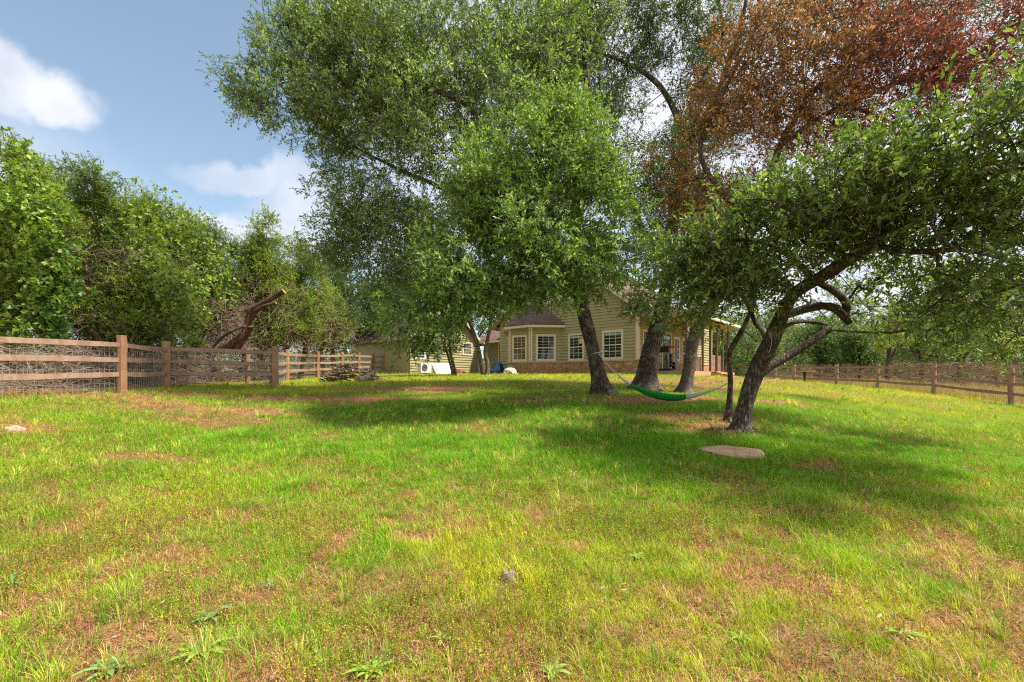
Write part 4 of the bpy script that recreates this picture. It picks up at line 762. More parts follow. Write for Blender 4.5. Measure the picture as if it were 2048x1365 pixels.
cedar('small cedar low behind the fence at the right end of the thicket', 560, 21.0, 600, 90, 808, CED, 300, .3)
cedar('cedar behind the brush pile in front of the dark oaks', 650, 25.5, 575, 60, 809, CED, 300, .25)
# broad leaved vines climbing over the cedars
def vine(lab, strands, n, seed, pal, ls=.13):
    rr = np.random.RandomState(seed); pts = []; mb = MB()
    for s in strands:
        p, r = smooth_line([P(*q[:3]) for q in s], [.012]*len(s), .25); mb.tube(p, r, 4, False); k = rr.randint(0, len(p), n); w_ = np.interp(k, [0, len(p)-1], [s[0][3], s[-1][3]]); pts.append(p[k]+rr.normal(size=(n, 3))*w_[:, None]*np.array((1, .45, 1)))
    pts = np.concatenate(pts); t = empty('climbing_vine', P(*strands[0][0][:3]), lab, 'vine', 'vines over the left thicket'); t.location.z = float(gz(t.location.x, t.location.y)); ORG[t.name] = np.array(t.location); mb.build('stem', M['twig'], t)
    v, f, c, tw = leaves(pts, rr, T=2, Mv=5, spread=.22, Ls=ls, Wd=.85, pal=pal, palw=[1/len(pal)]*len(pal), droop=.5, twr=.003); obj('foliage', v, f, M['leaf'], t, col=c); v, f = prisms(*tw, n=3); obj('twigs', v, f, M['twig'], t)
VG = [(.19,.30,.04),(.27,.38,.06),(.36,.46,.12),(.12,.20,.035)]
vine('broad leaved vine falling in a bright curtain over the cedar at the left edge', [[(10,300,11.2,.3),(60,360,11.2,.35),(100,450,11.2,.35),(80,520,11.2,.25)],[(0,380,11,.3),(30,430,11,.3),(110,430,11.3,.25)],[(70,500,11.3,.3),(90,570,11.2,.35),(60,640,11.2,.3),(30,670,11.2,.15)]], 95, 850, VG, .115)
vine('deep green leaved vine hanging down to the first rail of the left fence', [[(95,480,11.6,.3),(110,560,11.5,.35),(90,620,11.4,.3),(120,670,11.4,.12)]], 190, 851, [(.08,.17,.025),(.12,.23,.035),(.18,.30,.06)], .13)
vine('grey green vine over the middle of the thicket, trailing strand to the fence', [[(230,430,14.5,.5),(300,480,14.4,.5),(350,540,14.2,.3),(375,620,14,.15),(395,690,13.9,.06)],[(200,500,14.2,.5),(300,560,13.9,.4),(350,600,13.8,.25)]], 220, 852, [(.26,.34,.08),(.36,.44,.13),(.17,.24,.05)], .11)
vine('small leaved vine clump on the cedars beneath the clouds', [[(330,430,16,.4),(400,480,16,.5),(440,560,15.9,.3),(400,600,15.5,.3)],[(380,560,15.2,.35),(330,610,14.4,.3)]], 170, 853, [(.24,.33,.06),(.32,.40,.10),(.15,.21,.045)], .11)
# leaning cut trunk and other dead limbs
def deadlimb(name, lab, lines, barkm=None, seed=0, n=10):
    ls_ = [PL(l) for l in lines]; t = empty(name, ls_[0][0][0], lab, 'dead tree'); mb = MB()
    for i, (p, r) in enumerate(ls_): p, r = smooth_line(p, r, .15); rough_tube(mb, p, r, n, seed+i, 0, 1, .2)
    mb.build('trunk', None, t, True, mats=[barkm or M['cedarbark'], M['cut']]); return t
deadlimb('cut_tree', 'leaning dead cedar trunk with sawn top rising behind the left fence', [[(440,700,15.4,17),(470,684,15.4,15),(490,662,15.5,13),(498,640,15.5,12),(502,622,15.5,14),(525,607,15.5,12),(545,596,15.5,11),(568,583,15.5,9)],[(470,700,15.6,18),(485,678,15.6,16),(498,658,15.6,13),(500,651,15.5,11)],[(505,625,15.5,10),(530,612,15.4,8),(552,606,15.4,5)]], seed=31)
deadlimb('fallen_branch', 'bent bare pole leaning left of the sawn cedar trunk', [[(425,697,15.2,6),(440,678,15.2,6),(465,662,15.2,5),(490,652,15.3,5)]], M['bark2'], 32, 7)
deadlimb('fallen_log', 'grey barked log lying behind the wire mesh of the nearest left fence bay', [[(60,765,11.2,22),(110,760,11.3,24),(160,752,11.4,17),(200,742,11.6,13)]], M['bark2'], 33, 9)
deadlimb('dead_cedar', 'twisted reddish cedar trunk showing through the thicket above the first post', [[(205,690,13.3,14),(180,655,13.3,14),(165,620,13.4,13),(175,590,13.5,11),(160,555,13.5,9)],[(160,650,13.2,10),(140,640,13.2,7),(120,655,13.1,5)]], M['cedarbark'], 34, 8)
def brush(lab, boxes, seed, mat=None, rad=.006):
    rr = np.random.RandomState(seed); C = []
    for (x0, x1, y0, y1, d0, d1, n) in boxes:
        d = rr.uniform(d0, d1, n); px = rr.uniform(x0, x1, n); py = y1-(y1-y0)*rr.rand(n)**1.3; q = np.stack(((px-HX)/F*d, d, EYE+(HY-py)/F*d), 1); q[:, 2] = np.maximum(q[:, 2], gz(q[:, 0], q[:, 1])+.02); C.append(q)
    C = np.concatenate(C); fx = np.interp(C[:, 1], [0, 7.3, 10.5, 12.9, 14.6, 19, 22.7, 30], [-9.6, -9.9, -9.3, -9.9, -9.9, -9.7, -10, -9.6])-.35; rx = np.interp(C[:, 1], [8, 16, 22.7, 30, 40, 60], [18.2, 17.9, 18.6, 19.3, 21, 24])+.3; C = C[(C[:, 0] < fx) | (C[:, 0] > rx)]; n = len(C); dr_ = unit(rr.normal(size=(n, 3))*np.array((1.2, .6, .55))); ln = rr.gamma(2.5, .22, n)[:, None]; r = rad*(.4+1.3*rr.rand(n)**2); A, B_ = C-dr_*ln*.5, C+dr_*ln*.5; mid = C+rr.normal(size=(n, 3))*.05
    for q in (A, B_, mid): q[:, 2] = np.maximum(q[:, 2], gz(q[:, 0], q[:, 1])+.01)
    v1, f1 = prisms(A, mid, r, r*.8, 4); v2, f2 = prisms(mid, B_, r*.8, r*.3, 4); return tag(obj('dead_brush', np.concatenate((v1, v2)), np.concatenate((f1, f2+len(v1))), mat or M['deadtwig'], None), lab, 'brush', kind='stuff')
brush('tangle of dead brown branches heaped behind the left fence', [(-250,250,690,785,9.2,13.5,3600),(130,420,700,775,12.8,17,2600),(330,600,690,760,16,22,3000),(150,260,500,640,13.4,15.6,900),(380,500,600,700,17.0,19,1500),(500,660,620,720,19,24,1200),(600,760,690,745,23,29,1500)], 900)
brush('pale dry brush and dead weeds beyond the right fence', [(1560,1780,730,770,28,42,3000),(1780,2250,725,790,20,38,5000),(1480,1600,735,760,38,52,900)], 901, plain('dry_brush_twig', (.27,.18,.13), .9, .1, .3, 7), .006)
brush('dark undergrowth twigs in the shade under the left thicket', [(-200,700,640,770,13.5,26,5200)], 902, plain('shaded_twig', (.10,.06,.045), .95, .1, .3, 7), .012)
# ---------------------------------------------------------------- lawn: blades, sprigs, leaf litter (stuff)
def band(n, d0, d1, rr, side=1.16, p=1.0):
    d = (d0**p+(d1**p-d0**p)*rr.rand(n))**(1/p) if p != 1 else rr.uniform(d0, d1, n); return rr.uniform(-side, side, n)*(d*1.15+.8), d
def blocked(x, y):
    """inside the house or under its porch"""
    a = (x-R0[0])*U[0]+(y-R0[1])*U[1]; b = (x-R0[0])*V[0]+(y-R0[1])*V[1]; h = (a > -9.9) & (a < 2.8) & (b > -.3) & (b < 12); h |= (a > -9.3) & (a < -4.9) & (b > -1.4) & (b < 1)
    a2 = (x-W1[0])*U[0]+(y-W1[1])*U[1]; b2 = (x-W1[0])*V[0]+(y-W1[1])*V[1]; return h | ((a2 < 0) & (a2 > -8) & (b2 < .1) & (b2 > -6.1)) | ((a2 > 0) & (a2 < 3.6) & (b2 > -.2) & (b2 < 4))
SPOTS = []
for t_ in (tA, tB, tC, tD, tE): SPOTS.append((t_[0][0][0], t_[0][0][1], .38))
_rk = pg(1468, 906); SPOTS += [(_rk[0]+dx, _rk[1], .27) for dx in (-.22, 0, .22)]; _r2 = pg(1018, 1170); SPOTS += [(_r2[0], _r2[1]-.03, .09), (_r2[0], _r2[1]-.12, .08)]
def blades(n, d0, d1, rr, hmean, wid, k5=True, p=2.0, side=1.1):
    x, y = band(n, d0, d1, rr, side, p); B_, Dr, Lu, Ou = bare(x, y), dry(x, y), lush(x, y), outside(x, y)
    cl = vnoise(x, y, .28, 61, 2); keep = rr.rand(n) < (1-.78*B_**.8)*(.45+.75*cl+.35*Lu)*(1-Ou); keep &= ~blocked(x, y) & (x > np.interp(y, [0, 7, 13, 19, 30], [-10.2, -10.2, -9.9, -9.6, -9.6]))
    for sx, sy, sr in SPOTS: keep &= (x-sx)**2+(y-sy)**2 > (sr*(.7+.6*rr.rand(n)))**2
    x, y, B_, Dr, Lu = x[keep], y[keep], B_[keep], Dr[keep], Lu[keep]; n = len(x); z = gz(x, y)-.004
    tall = vnoise(x, y, .6, 62, 2); tuft = np.clip((vnoise(x, y, .45, 63, 2)-.62)*5, 0, 1)
    h = hmean*(.45+.8*rr.rand(n))*(.55+.85*tall)*(1+.35*Lu+.9*tuft)*(1-.45*Dr)*(1-.4*B_); az = rr.rand(n)*6.283; ln = h*(.25+.9*rr.rand(n)); D_ = np.stack((np.cos(az), np.sin(az), 0*az), 1); S = np.stack((-np.sin(az+rr.normal(size=n)*.6), np.cos(az), 0*az), 1); w_ = (wid*(.6+.7*rr.rand(n)))[:, None]
    B = np.stack((x, y, z), 1); hz = np.array((0, 0, 1.))[None]*h[:, None]; Dl = D_*ln[:, None]
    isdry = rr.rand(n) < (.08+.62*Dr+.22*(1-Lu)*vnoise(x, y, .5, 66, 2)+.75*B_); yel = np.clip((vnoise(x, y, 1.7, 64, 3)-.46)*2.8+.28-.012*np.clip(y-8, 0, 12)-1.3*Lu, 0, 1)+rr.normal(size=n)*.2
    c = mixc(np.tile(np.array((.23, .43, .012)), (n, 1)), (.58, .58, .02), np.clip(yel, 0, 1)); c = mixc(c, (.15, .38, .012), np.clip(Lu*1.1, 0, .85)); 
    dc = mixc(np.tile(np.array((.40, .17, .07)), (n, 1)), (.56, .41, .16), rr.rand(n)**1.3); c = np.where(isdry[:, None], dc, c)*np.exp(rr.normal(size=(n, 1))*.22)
    if k5:
        v = np.stack((B-S*w_*.5, B+S*w_*.5, B+S*w_*.42+hz*.6+Dl*.32, B-S*w_*.42+hz*.6+Dl*.32, B+hz+Dl), 1).reshape(-1, 3); b = (np.arange(n)*5)[:, None]; f = [b+np.array([[0, 1, 2, 3]]), b+np.array([[3, 2, 4]])]; return v, f, np.repeat(c, 5, 0)
    v = np.stack((B-S*w_*.5, B+S*w_*.5, B+hz+Dl), 1).reshape(-1, 3); return v, [None, (np.arange(n)*3)[:, None]+np.array([[0, 1, 2]])], np.repeat(c, 3, 0)
def tris(parts):
    Vv, Ff, Cc, n = [], [], [], 0
    for v, f, c in parts:
        if f[0] is not None: q = f[0]; Ff += [q[:, [0, 1, 2]]+n, q[:, [0, 2, 3]]+n]
        Ff.append(f[1]+n); Vv.append(v); Cc.append(c); n += len(v)
    return np.concatenate(Vv), np.concatenate(Ff), np.concatenate(Cc)
rr = np.random.RandomState(1000)
def thatch(n, d0, d1, rr, ln, wid):
    x, y = band(n, d0, d1, rr, 1.1, 2.0); Dr = np.maximum(dry(x, y), bare(x, y)); k = (rr.rand(n) < (.22 if d1 < 5 else .10)+.75*Dr) & (outside(x, y) < .5) & ~blocked(x, y) & ((x-_rk[0])**2+(y-_rk[1])**2 > .1); x, y, Dr = x[k], y[k], Dr[k]; n = len(x); az = rr.rand(n)*6.283; l = ln*rr.uniform(.3, 1.3, n); D_ = np.stack((np.cos(az), np.sin(az), 0*az), 1)*l[:, None]; S = np.stack((-np.sin(az), np.cos(az), 0*az), 1)*wid*.5; B = np.stack((x, y, gz(x, y)+rr.uniform(.002, .03, n)), 1); T_ = B+D_+np.stack((0*az, 0*az, rr.uniform(-.008, .03, n)), 1)
    v = np.stack((B-S, B+S, (B+T_)/2+S*.9+np.array((0, 0, .008)), (B+T_)/2-S*.9+np.array((0, 0, .008)), T_), 1).reshape(-1, 3); b = (np.arange(n)*5)[:, None]; c = mixc(mixc(np.tile(np.array((.42, .18, .08)), (n, 1)), (.60, .46, .24), rr.rand(n)**1.5), (.20, .10, .05), (rr.rand(n) < .25)*.8); return v, [b+np.array([[0, 1, 2, 3]]), b+np.array([[3, 2, 4]])], np.repeat(c*np.exp(rr.normal(size=(n, 1))*.2), 5, 0)
def tufts(nt_, d0, d1, rr, hh, wid):
    x, y = band(nt_, d0, d1, rr, 1.08, 2.0); k = (outside(x, y) < .5) & ~blocked(x, y) & ((x-_rk[0])**2+(y-_rk[1])**2 > .2) & (x > -9.3) & (vnoise(x, y, 1.0, 67, 2) > .38); x, y = x[k], y[k]; nb = 26; n = len(x)*nb; r_ = np.repeat(rr.uniform(.015, .05, len(x)), nb); a = rr.rand(n)*6.283; q = np.sqrt(rr.rand(n)); X, Y = np.repeat(x, nb)+np.cos(a)*r_*q, np.repeat(y, nb)+np.sin(a)*r_*q; h = np.repeat(hh*rr.uniform(.5, 1.25, len(x)), nb)*rr.uniform(.4, 1.1, n); l = h*rr.uniform(.2, 1.0, n)*(.4+q); D_ = np.stack((np.cos(a), np.sin(a), 0*a), 1)*l[:, None]; S = np.stack((-np.sin(a), np.cos(a), 0*a), 1)*wid*.5; B = np.stack((X, Y, gz(X, Y)-.004), 1); hz = np.array((0, 0, 1.))[None]*h[:, None]
    v = np.stack((B-S, B+S, B+S*.85+hz*.62+D_*.35, B-S*.85+hz*.62+D_*.35, B+hz*.95+D_), 1).reshape(-1, 3); b = (np.arange(n)*5)[:, None]; t = np.repeat(rr.rand(len(x)), nb); c = mixc(np.tile(np.array((.19, .36, .03)), (n, 1)), (.58, .56, .10), np.clip(t*1.5-.35, 0, 1)); c = mixc(c, (.55, .42, .2), (rr.rand(n) < .12)*.9); return v, [b+np.array([[0, 1, 2, 3]]), b+np.array([[3, 2, 4]])], np.repeat(c*np.exp(rr.normal(size=(n, 1))*.18), 5, 0)
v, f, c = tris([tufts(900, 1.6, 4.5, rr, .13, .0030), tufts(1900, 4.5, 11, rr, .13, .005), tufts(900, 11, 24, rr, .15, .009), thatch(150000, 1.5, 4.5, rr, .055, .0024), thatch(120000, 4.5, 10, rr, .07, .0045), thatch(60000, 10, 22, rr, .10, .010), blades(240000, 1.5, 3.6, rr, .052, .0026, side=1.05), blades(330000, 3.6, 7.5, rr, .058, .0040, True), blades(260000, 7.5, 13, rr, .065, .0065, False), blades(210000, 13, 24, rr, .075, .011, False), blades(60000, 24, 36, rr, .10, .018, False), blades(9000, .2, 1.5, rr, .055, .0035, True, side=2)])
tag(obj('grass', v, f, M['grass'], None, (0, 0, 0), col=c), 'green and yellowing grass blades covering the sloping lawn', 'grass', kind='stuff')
# tall dry grass beyond the right fence and by the house
n = 60000; y = rr.uniform(11, 44, n); x = np.interp(y, [8, 16, 22.7, 30, 40, 60], [18.1, 17.8, 18.5, 19.2, 20.8, 24])+rr.gamma(1.6, 3.2, n)-.15; z = gz(x, y); h = rr.uniform(.12, .6, n)*(.4+vnoise(x, y, 2, 77, 2)); az = rr.rand(n)*6.28; D_ = np.stack((np.cos(az), np.sin(az), 0*az), 1)*(h*.4)[:, None]; S = np.stack((-np.sin(az), np.cos(az), 0*az), 1)*.008; B = np.stack((x, y, z), 1)
v = np.stack((B-S, B+S, B+D_+np.array((0, 0, 1.))*h[:, None]), 1).reshape(-1, 3); c = mixc(np.tile(np.array((.42, .30, .16)), (n, 1)), (.22, .22, .06), np.clip(rr.rand(n)*1.6-.7, 0, 1)); tag(obj('dry_grass', v, (np.arange(n)*3)[:, None]+np.array([[0, 1, 2]]), M['grass'], None, (0, 0, 0), col=np.repeat(c, 3, 0)), 'tall straw coloured dry grass beyond the right fence', 'grass', kind='stuff')
# upright yellow green sprigs and clover leaflets
def sprigs(n, d0, d1, rr):
    x, y = band(n, d0, d1, rr, 1.1, 2.0); k = (rr.rand(n) < np.clip((vnoise(x, y, .8, 81, 3)-.40)*4, .06, 1)*(1-.75*lush(x, y))*(1-outside(x, y))) & ~blocked(x, y); x, y = x[k], y[k]; n = len(x); B = np.stack((x, y, gz(x, y)), 1); h = rr.uniform(.05, .15, n); az = rr.rand(n)*6.28; D_ = np.stack((np.cos(az)*.25, np.sin(az)*.25, 1+0*az), 1)*h[:, None]
    Kk = 12; t = np.tile((np.arange(Kk)+.6)/Kk, n)*.9+.1; b = np.repeat(B, Kk, 0)+np.repeat(D_, Kk, 0)*t[:, None]; d = unit(rr.normal(size=(n*Kk, 3))+np.array((0, 0, .7))); S = unit(np.cross(d, rr.normal(size=(n*Kk, 3)))); L_ = (.0075+.009*rr.rand(n*Kk)*(1.2-t))[:, None]*(1+d0*.07)
    v = np.stack((b, b+d*L_*.6+S*L_*.34, b+d*L_, b+d*L_*.6-S*L_*.34), 1).reshape(-1, 3); f = (np.arange(n*Kk)*4)[:, None]+np.array([[0, 1, 2, 3]]); c = np.array([(.42,.46,.035),(.30,.38,.035),(.50,.44,.05),(.20,.30,.03),(.44,.19,.09)])[rr.choice(5, n, p=[.28,.30,.07,.20,.15])]; c = np.repeat(c, Kk, 0)*np.exp(rr.normal(size=(n*Kk, 1))*.15)
    sv, sf = prisms(B, B+D_, np.full(n, .0013), np.full(n, .0008), 3); return v, f, np.repeat(c, 4, 0), sv, sf, np.tile(np.array((.3, .26, .06)), (len(sv), 1))
Vs, Fs, Cs, nn_ = [], [], [], 0
for n, a, b in ((22000, 1.6, 4.2), (26000, 4.2, 9)):
    v, f, c, sv, sf, sc2 = sprigs(n, a, b, rr)
    for q, g, k in ((v, f, c), (sv, sf, sc2)): Vs.append(q); Fs.append(g+nn_); Cs.append(k); nn_ += len(q)
n = 70000; x, y = band(n, 1.6, 8.5, rr, 1.1, 2.0); cc = vnoise(x, y, .55, 85, 3); pat = np.clip((cc-.60)*9, 0, 1); pat = np.maximum(pat, np.exp(-(((x-1.15)/.7)**2+((y-3.9)/.5)**2))*.8); pat = np.maximum(pat, np.exp(-(((x-2.4)/1.1)**2+((y-3.3)/.5)**2))*.7)
k = rr.rand(n) < pat*.75; x, y = x[k], y[k]; n = len(x); B = np.stack((x, y, gz(x, y)+rr.uniform(.012, .05, n)), 1); nrm = unit(rr.normal(size=(n, 3))*.35+np.array((0, 0, 1.))); a = unit(np.cross(nrm, rr.normal(size=(n, 3)))); b_ = np.cross(nrm, a); r = (.006+.007*rr.rand(n))[:, None]
v = np.stack([B+a*r*math.cos(t)+b_*r*math.sin(t) for t in (0, 1.257, 2.513, 3.77, 5.027)], 1).reshape(-1, 3); fi = (np.arange(n)*5)[:, None]; f3 = np.concatenate((fi+np.array([[0, 1, 2, 3]]), fi+np.array([[0, 3, 4, 4]])[:, :4])) ; f3 = fi+np.array([[0, 1, 2, 3]]); c = np.array([(.20,.36,.05),(.14,.28,.04),(.27,.40,.06)])[rr.randint(0, 3, n)]; Vs.append(v); Fs.append(f3+nn_); Cs.append(np.repeat(c, 5, 0))
tag(obj('ground_cover', np.concatenate(Vs), np.concatenate(Fs), M['grass'], None, (0, 0, 0), col=np.concatenate(Cs)), 'small leaved weeds and clover growing through the foreground grass', 'ground cover', kind='stuff')
# fallen leaves and debris
def litter(n, px, py, sx, sy):
    c = pg(px, py); return c[0]+rr.normal(size=n)*sx, c[1]+rr.normal(size=n)*sy
X_, Y_ = [], []
for n, a in ((1600, (1430, 850, 1.1, .45)), (1300, (1280, 795, 1.8, .7)), (700, (1060, 800, 2.0, .7)), (500, (1540, 810, .9, .5)), (900, (330, 790, 2.4, .8)), (900, (80, 792, 1.6, .8)), (900, (1900, 780, 3, 1)), (500, (1640, 775, 3, 1.5))): q = litter(n, *a); X_.append(q[0]); Y_.append(q[1])
q = band(3600, 1.6, 6.5, rr, 1.1, 2.0); k = rr.rand(3600) < np.clip((vnoise(q[0], q[1], .7, 91, 3)-.42)*4+.1, 0, 1); X_.append(q[0][k]); Y_.append(q[1][k])
x, y = np.concatenate(X_), np.concatenate(Y_); n = len(x); nz_ = unit(rr.normal(size=(n, 3))*.45+np.array((0, 0, 1.))); B = np.stack((x, y, gz(x, y)+rr.uniform(.006, .03, n)), 1); a = unit(np.cross(nz_, rr.normal(size=(n, 3)))); b_ = np.cross(nz_, a); Lf = (.012+.018*rr.rand(n))[:, None]; W_ = Lf*.42
v = np.stack((B-a*Lf, B-a*Lf*.2+b_*W_, B+a*Lf+nz_*Lf*.25, B-a*Lf*.2-b_*W_), 1).reshape(-1, 3); c = np.array([(.36,.19,.09),(.48,.31,.18),(.22,.11,.06),(.58,.42,.28),(.30,.14,.07)])[rr.choice(5, n, p=[.3,.2,.25,.08,.17])]
tag(obj('fallen_leaves', v, (np.arange(n)*4)[:, None]+np.array([[0, 1, 2, 3]]), M['dead'], None, (0, 0, 0), col=np.repeat(c, 4, 0)), 'brown fallen oak leaves scattered over the ground and lawn', 'fallen leaves', kind='stuff')

# ---------------------------------------------------------------- stones
def rock(name, lab, px, py, wx, wy, h, mat, seed, cat='stone', rot=0, flat=False, group=None):
    c = pg(px, py); rr = np.random.RandomState(seed); nU, nV = 22, 12; Vv = []
    for j in range(nV+1):
        ph = math.pi/2*j/nV
        for i in range(nU):
            t = 2*math.pi*i/nU; k = 1+.16*math.sin(2*t+seed)+.11*math.sin(3*t+seed*2)+.06*math.sin(7*t)+rr.uniform(-.03, .03); cr_ = math.cos(ph)**(.35 if flat else .7); x = wx/2*k*math.cos(t)*cr_; y = wy/2*k*math.sin(t)*cr_; z = h*math.sin(ph)*(1+.12*math.sin(4*x/wx*3+seed)+rr.uniform(-.07, .07))
            cx, sx = math.cos(rot), math.sin(rot); Vv.append((c[0]+x*cx-y*sx, c[1]+x*sx+y*cx, float(gz(c[0]+x*cx-y*sx, c[1]+x*sx+y*cx))*.0+c[2]-.02+z+(float(gz(c[0]+x*cx, c[1]+y))-c[2])*.9))
    f = [(j*nU+i, j*nU+(i+1) % nU, (j+1)*nU+(i+1) % nU, (j+1)*nU+i) for j in range(nV) for i in range(nU)]
    return tag(obj(name, Vv, f, mat, None, None, True), lab, cat, group)
rock('flat_rock', 'large flat tan rock lying in the grass in front of the leaning oak', 1468, 906, .80, .60, .07, M['rock'], 3, 'rock', -.25, True)
rock('rounded_rock', 'rounded grey brown rock half buried in the foreground weeds', 1018, 1162, .125, .10, .085, M['greyrock'], 5, 'rock')
for i, (lab, px, py, s) in enumerate([('pale chipped stone among dry grass above the broad leaved weed at lower left', 279, 1288, .045), ('pale stone in the brown patch left of centre, nearer the camera of two', 661, 1130, .05), ('pinkish stone in the brown patch left of centre, the farther of two', 664, 1104, .05), ('flat pale stone behind the rounded grey rock', 793, 1066, .10),
    ('light stone at the left edge of the lawn below the fence', 28, 862, .22), ('small pale stone on the worn patch left of the shaded grass', 505, 888, .12), ('small stone right of the one on the worn patch', 566, 905, .07), ('white stone at the bottom of the lawn right of centre', 1402, 1338, .04), ('small stone near the bottom right between dry leaves', 1562, 1258, .04),
    ('little white rock beside the trunk of the porch side oak', 1383, 800, .16), ('tan stone on the ground right of the first fence post', 330, 770, .2), ('pale stone under the mesh at the far left', 170, 782, .16)]): rock('stone', lab, px, py, s, s*.7, s*.38, M['paperrock'], 11+i, 'stone', i)
# ---------------------------------------------------------------- broad leaved weeds
def weed(lab, px, py, n, ln, wd, seed, spikes=0, col=((.26,.42,.05), (.36,.50,.09)), up=.75):
    c = pg(px, py); ln *= 1.35; wd *= 1.35; rr = np.random.RandomState(seed); t = empty('broadleaf_weed', c, lab, 'weed', 'broad leaved weeds in the foreground'); Vv, Ff, Cc = [], [], []
    for i in range(n):
        a = i*2.4+rr.uniform(-.3, .3); l = ln*rr.uniform(.6, 1.1); ou = np.array((math.cos(a), math.sin(a), 0)); s = np.array((-ou[1], ou[0], 0)); b = len(Vv)*1; K = 7; e = up*rr.uniform(.6, 1.2)
        for k in range(K):
            f = k/(K-1); p = c+ou*l*f*(.55+.35*f)+Zv*l*(e*f-.55*e*f*f*1.1); w_ = wd*(math.sin(math.pi*min(1, f*.93+.06))**.8); Vv += [p-s*w_*.5+Zv*w_*.15, p, p+s*w_*.5+Zv*w_*.15]
        Ff += [(b+k*3+j, b+k*3+j+1, b+k*3+4+j, b+k*3+3+j) for k in range(K-1) for j in range(2)]; q = np.array(col[0])+(np.array(col[1])-np.array(col[0]))*rr.rand(); Cc += [q]*(3*K)
    obj('leaves', Vv, Ff, M['grass'], t, col=np.array(Cc))
    if spikes:
        mb = MB()
        for i in range(spikes):
            a = rr.uniform(0, 6.28); h = rr.uniform(.09, .17); o = c+np.array((math.cos(a), math.sin(a), 0))*rr.uniform(.01, .06); tp_ = o+np.array((math.cos(a)*.02, math.sin(a)*.02, h)); mb.tube([o, o*.45+tp_*.55], .0012, 4, False); 
            pts = [o*.45+tp_*.55+(tp_-o)*.45*k/6 for k in range(7)]; mb.tube(pts, [.0022, .0034, .0032, .0034, .0031, .0026, .001], 6)
        mb.build('seed_spikes', plain('seed_spike%d' % seed, (.35,.38,.12), .8, .2, .2, 60), t)
weed('bright green rosette with tall seed spikes left of centre at the bottom', 405, 1312, 11, .12, .026, 1, 7); weed('narrow leaved rosette with seed spikes right of the bottom centre edge weeds', 745, 1352, 13, .11, .018, 2, 9)
weed('rosette with long strap leaves at the bottom left corner side', 215, 1350, 8, .10, .024, 3, 2, ((.2,.36,.1), (.28,.42,.14))); weed('small rosette with blunt leaves near the bottom edge right of centre', 1105, 1350, 9, .08, .02, 4, 3)
weed('upright leafy rosette between brown patches at the bottom middle', 885, 1285, 8, .08, .014, 5, 0); weed('small bright rosette at lower right among dry leaves', 1480, 1285, 7, .06, .016, 6, 0); weed('rosette with thin spikes at lower right edge of the lawn', 1805, 1275, 9, .08, .016, 7, 3)
weed('grey green milkweed with spreading pointed leaves above the bright rosette', 425, 1245, 9, .085, .022, 8, 0, ((.24,.33,.14), (.32,.40,.2)), 1.1); weed('pale bluish weed with a few upright leaves at the left edge', 20, 1180, 7, .09, .012, 9, 0, ((.2,.36,.14), (.26,.4,.2)), 1.2)
weed('leafy spiky weed above the grey rock on its right', 1275, 1120, 9, .07, .02, 10, 0, up=1.0); weed('silvery weed beside the stones in the brown patch', 540, 1180, 8, .06, .01, 12, 0, ((.18,.3,.12), (.25,.36,.17)), 1.2)
# ---------------------------------------------------------------- hammock
hk = [(1196,706,11.78),(1212,726,11.6),(1230,745,11.4),(1262,769,11.05),(1300,785,10.5),(1340,793,9.9),(1375,792,9.45),(1410,785,9.0),(1440,775,8.72),(1457,766,8.48)]
hp, _ = smooth_line([P(*q) for q in hk], [.1]*10, .12); s = np.concatenate(([0], np.cumsum(np.linalg.norm(np.diff(hp, axis=0), axis=1)))); s /= s[-1]
hm = empty('hammock', hp[len(hp)//2]-Zv*.35, 'green and grey nylon hammock slung low between the big oak and the slender trunk', 'hammock')
def si(px):  # path parameter near a photo column
    xs = HX+hp[:, 0]/hp[:, 1]*F; return int(np.argmin(abs(xs-px)))
i0, i1, i2, i3 = si(1232), si(1263), si(1376), si(1438)
def cloth(a, b, w0, w1, ww, nm, mat, lab=None):
    q = hp[a:b+1]; K = len(q); Vv = []; n = 26; tan = unit(np.gradient(q, axis=0))
    for k in range(K):
        f = k/(K-1); w_ = w0+(w1-w0)*f+ww*math.sin(math.pi*f)**.7; sd_ = np.cross(tan[k], Zv); sd_ /= np.linalg.norm(sd_)
        for j in range(n): t = 2*math.pi*j/n; wr = 1+.10*math.sin(3*t+k*.10)+.13*math.sin(6*t-k*.05); Vv.append(q[k]+sd_*w_*.75*math.cos(t)*wr+Zv*w_*math.sin(t)*wr-Zv*w_*.3)
    mb = MB(); mb.add(Vv, [(k*n+j, k*n+(j+1) % n, (k+1)*n+(j+1) % n, (k+1)*n+j) for k in range(K-1) for j in range(n)]); mb.add(Vv[:n], [tuple(range(n))]); mb.add(Vv[-n:], [tuple(range(n))]); o = mb.build(nm, mat, hm, True); 
    if lab: o['label'] = lab
cloth(i0, i1, .012, .045, 0, 'end_panel', M['greynylon']); cloth(i1, i2, .040, .040, .036, 'sling', M['green']); cloth(i2, i3, .050, .012, 0, 'end_panel', M['greynylon'])
for a, b in ((0, i0), (i3, len(hp)-1)): mb = MB(); mb.tube(hp[a:b+1], .011, 6); mb.build('strap', M['greynylon'], hm)
for px, dz in ((1232, .42), (1439, .45)): mb = MB(); p = hp[si(px)]; mb.tube([p, p-Zv*dz], .004, 4); mb.build('hanging_cord', M['greynylon'], hm)
mb = MB(); pt = P(1196,706,12.0); mb.tube([pt+np.array((.235*math.cos(t), .235*math.sin(t), .05*math.cos(t))) for t in np.linspace(0, 6.283, 20)], .014, 5); mb.build('strap', M['greynylon'], hm)
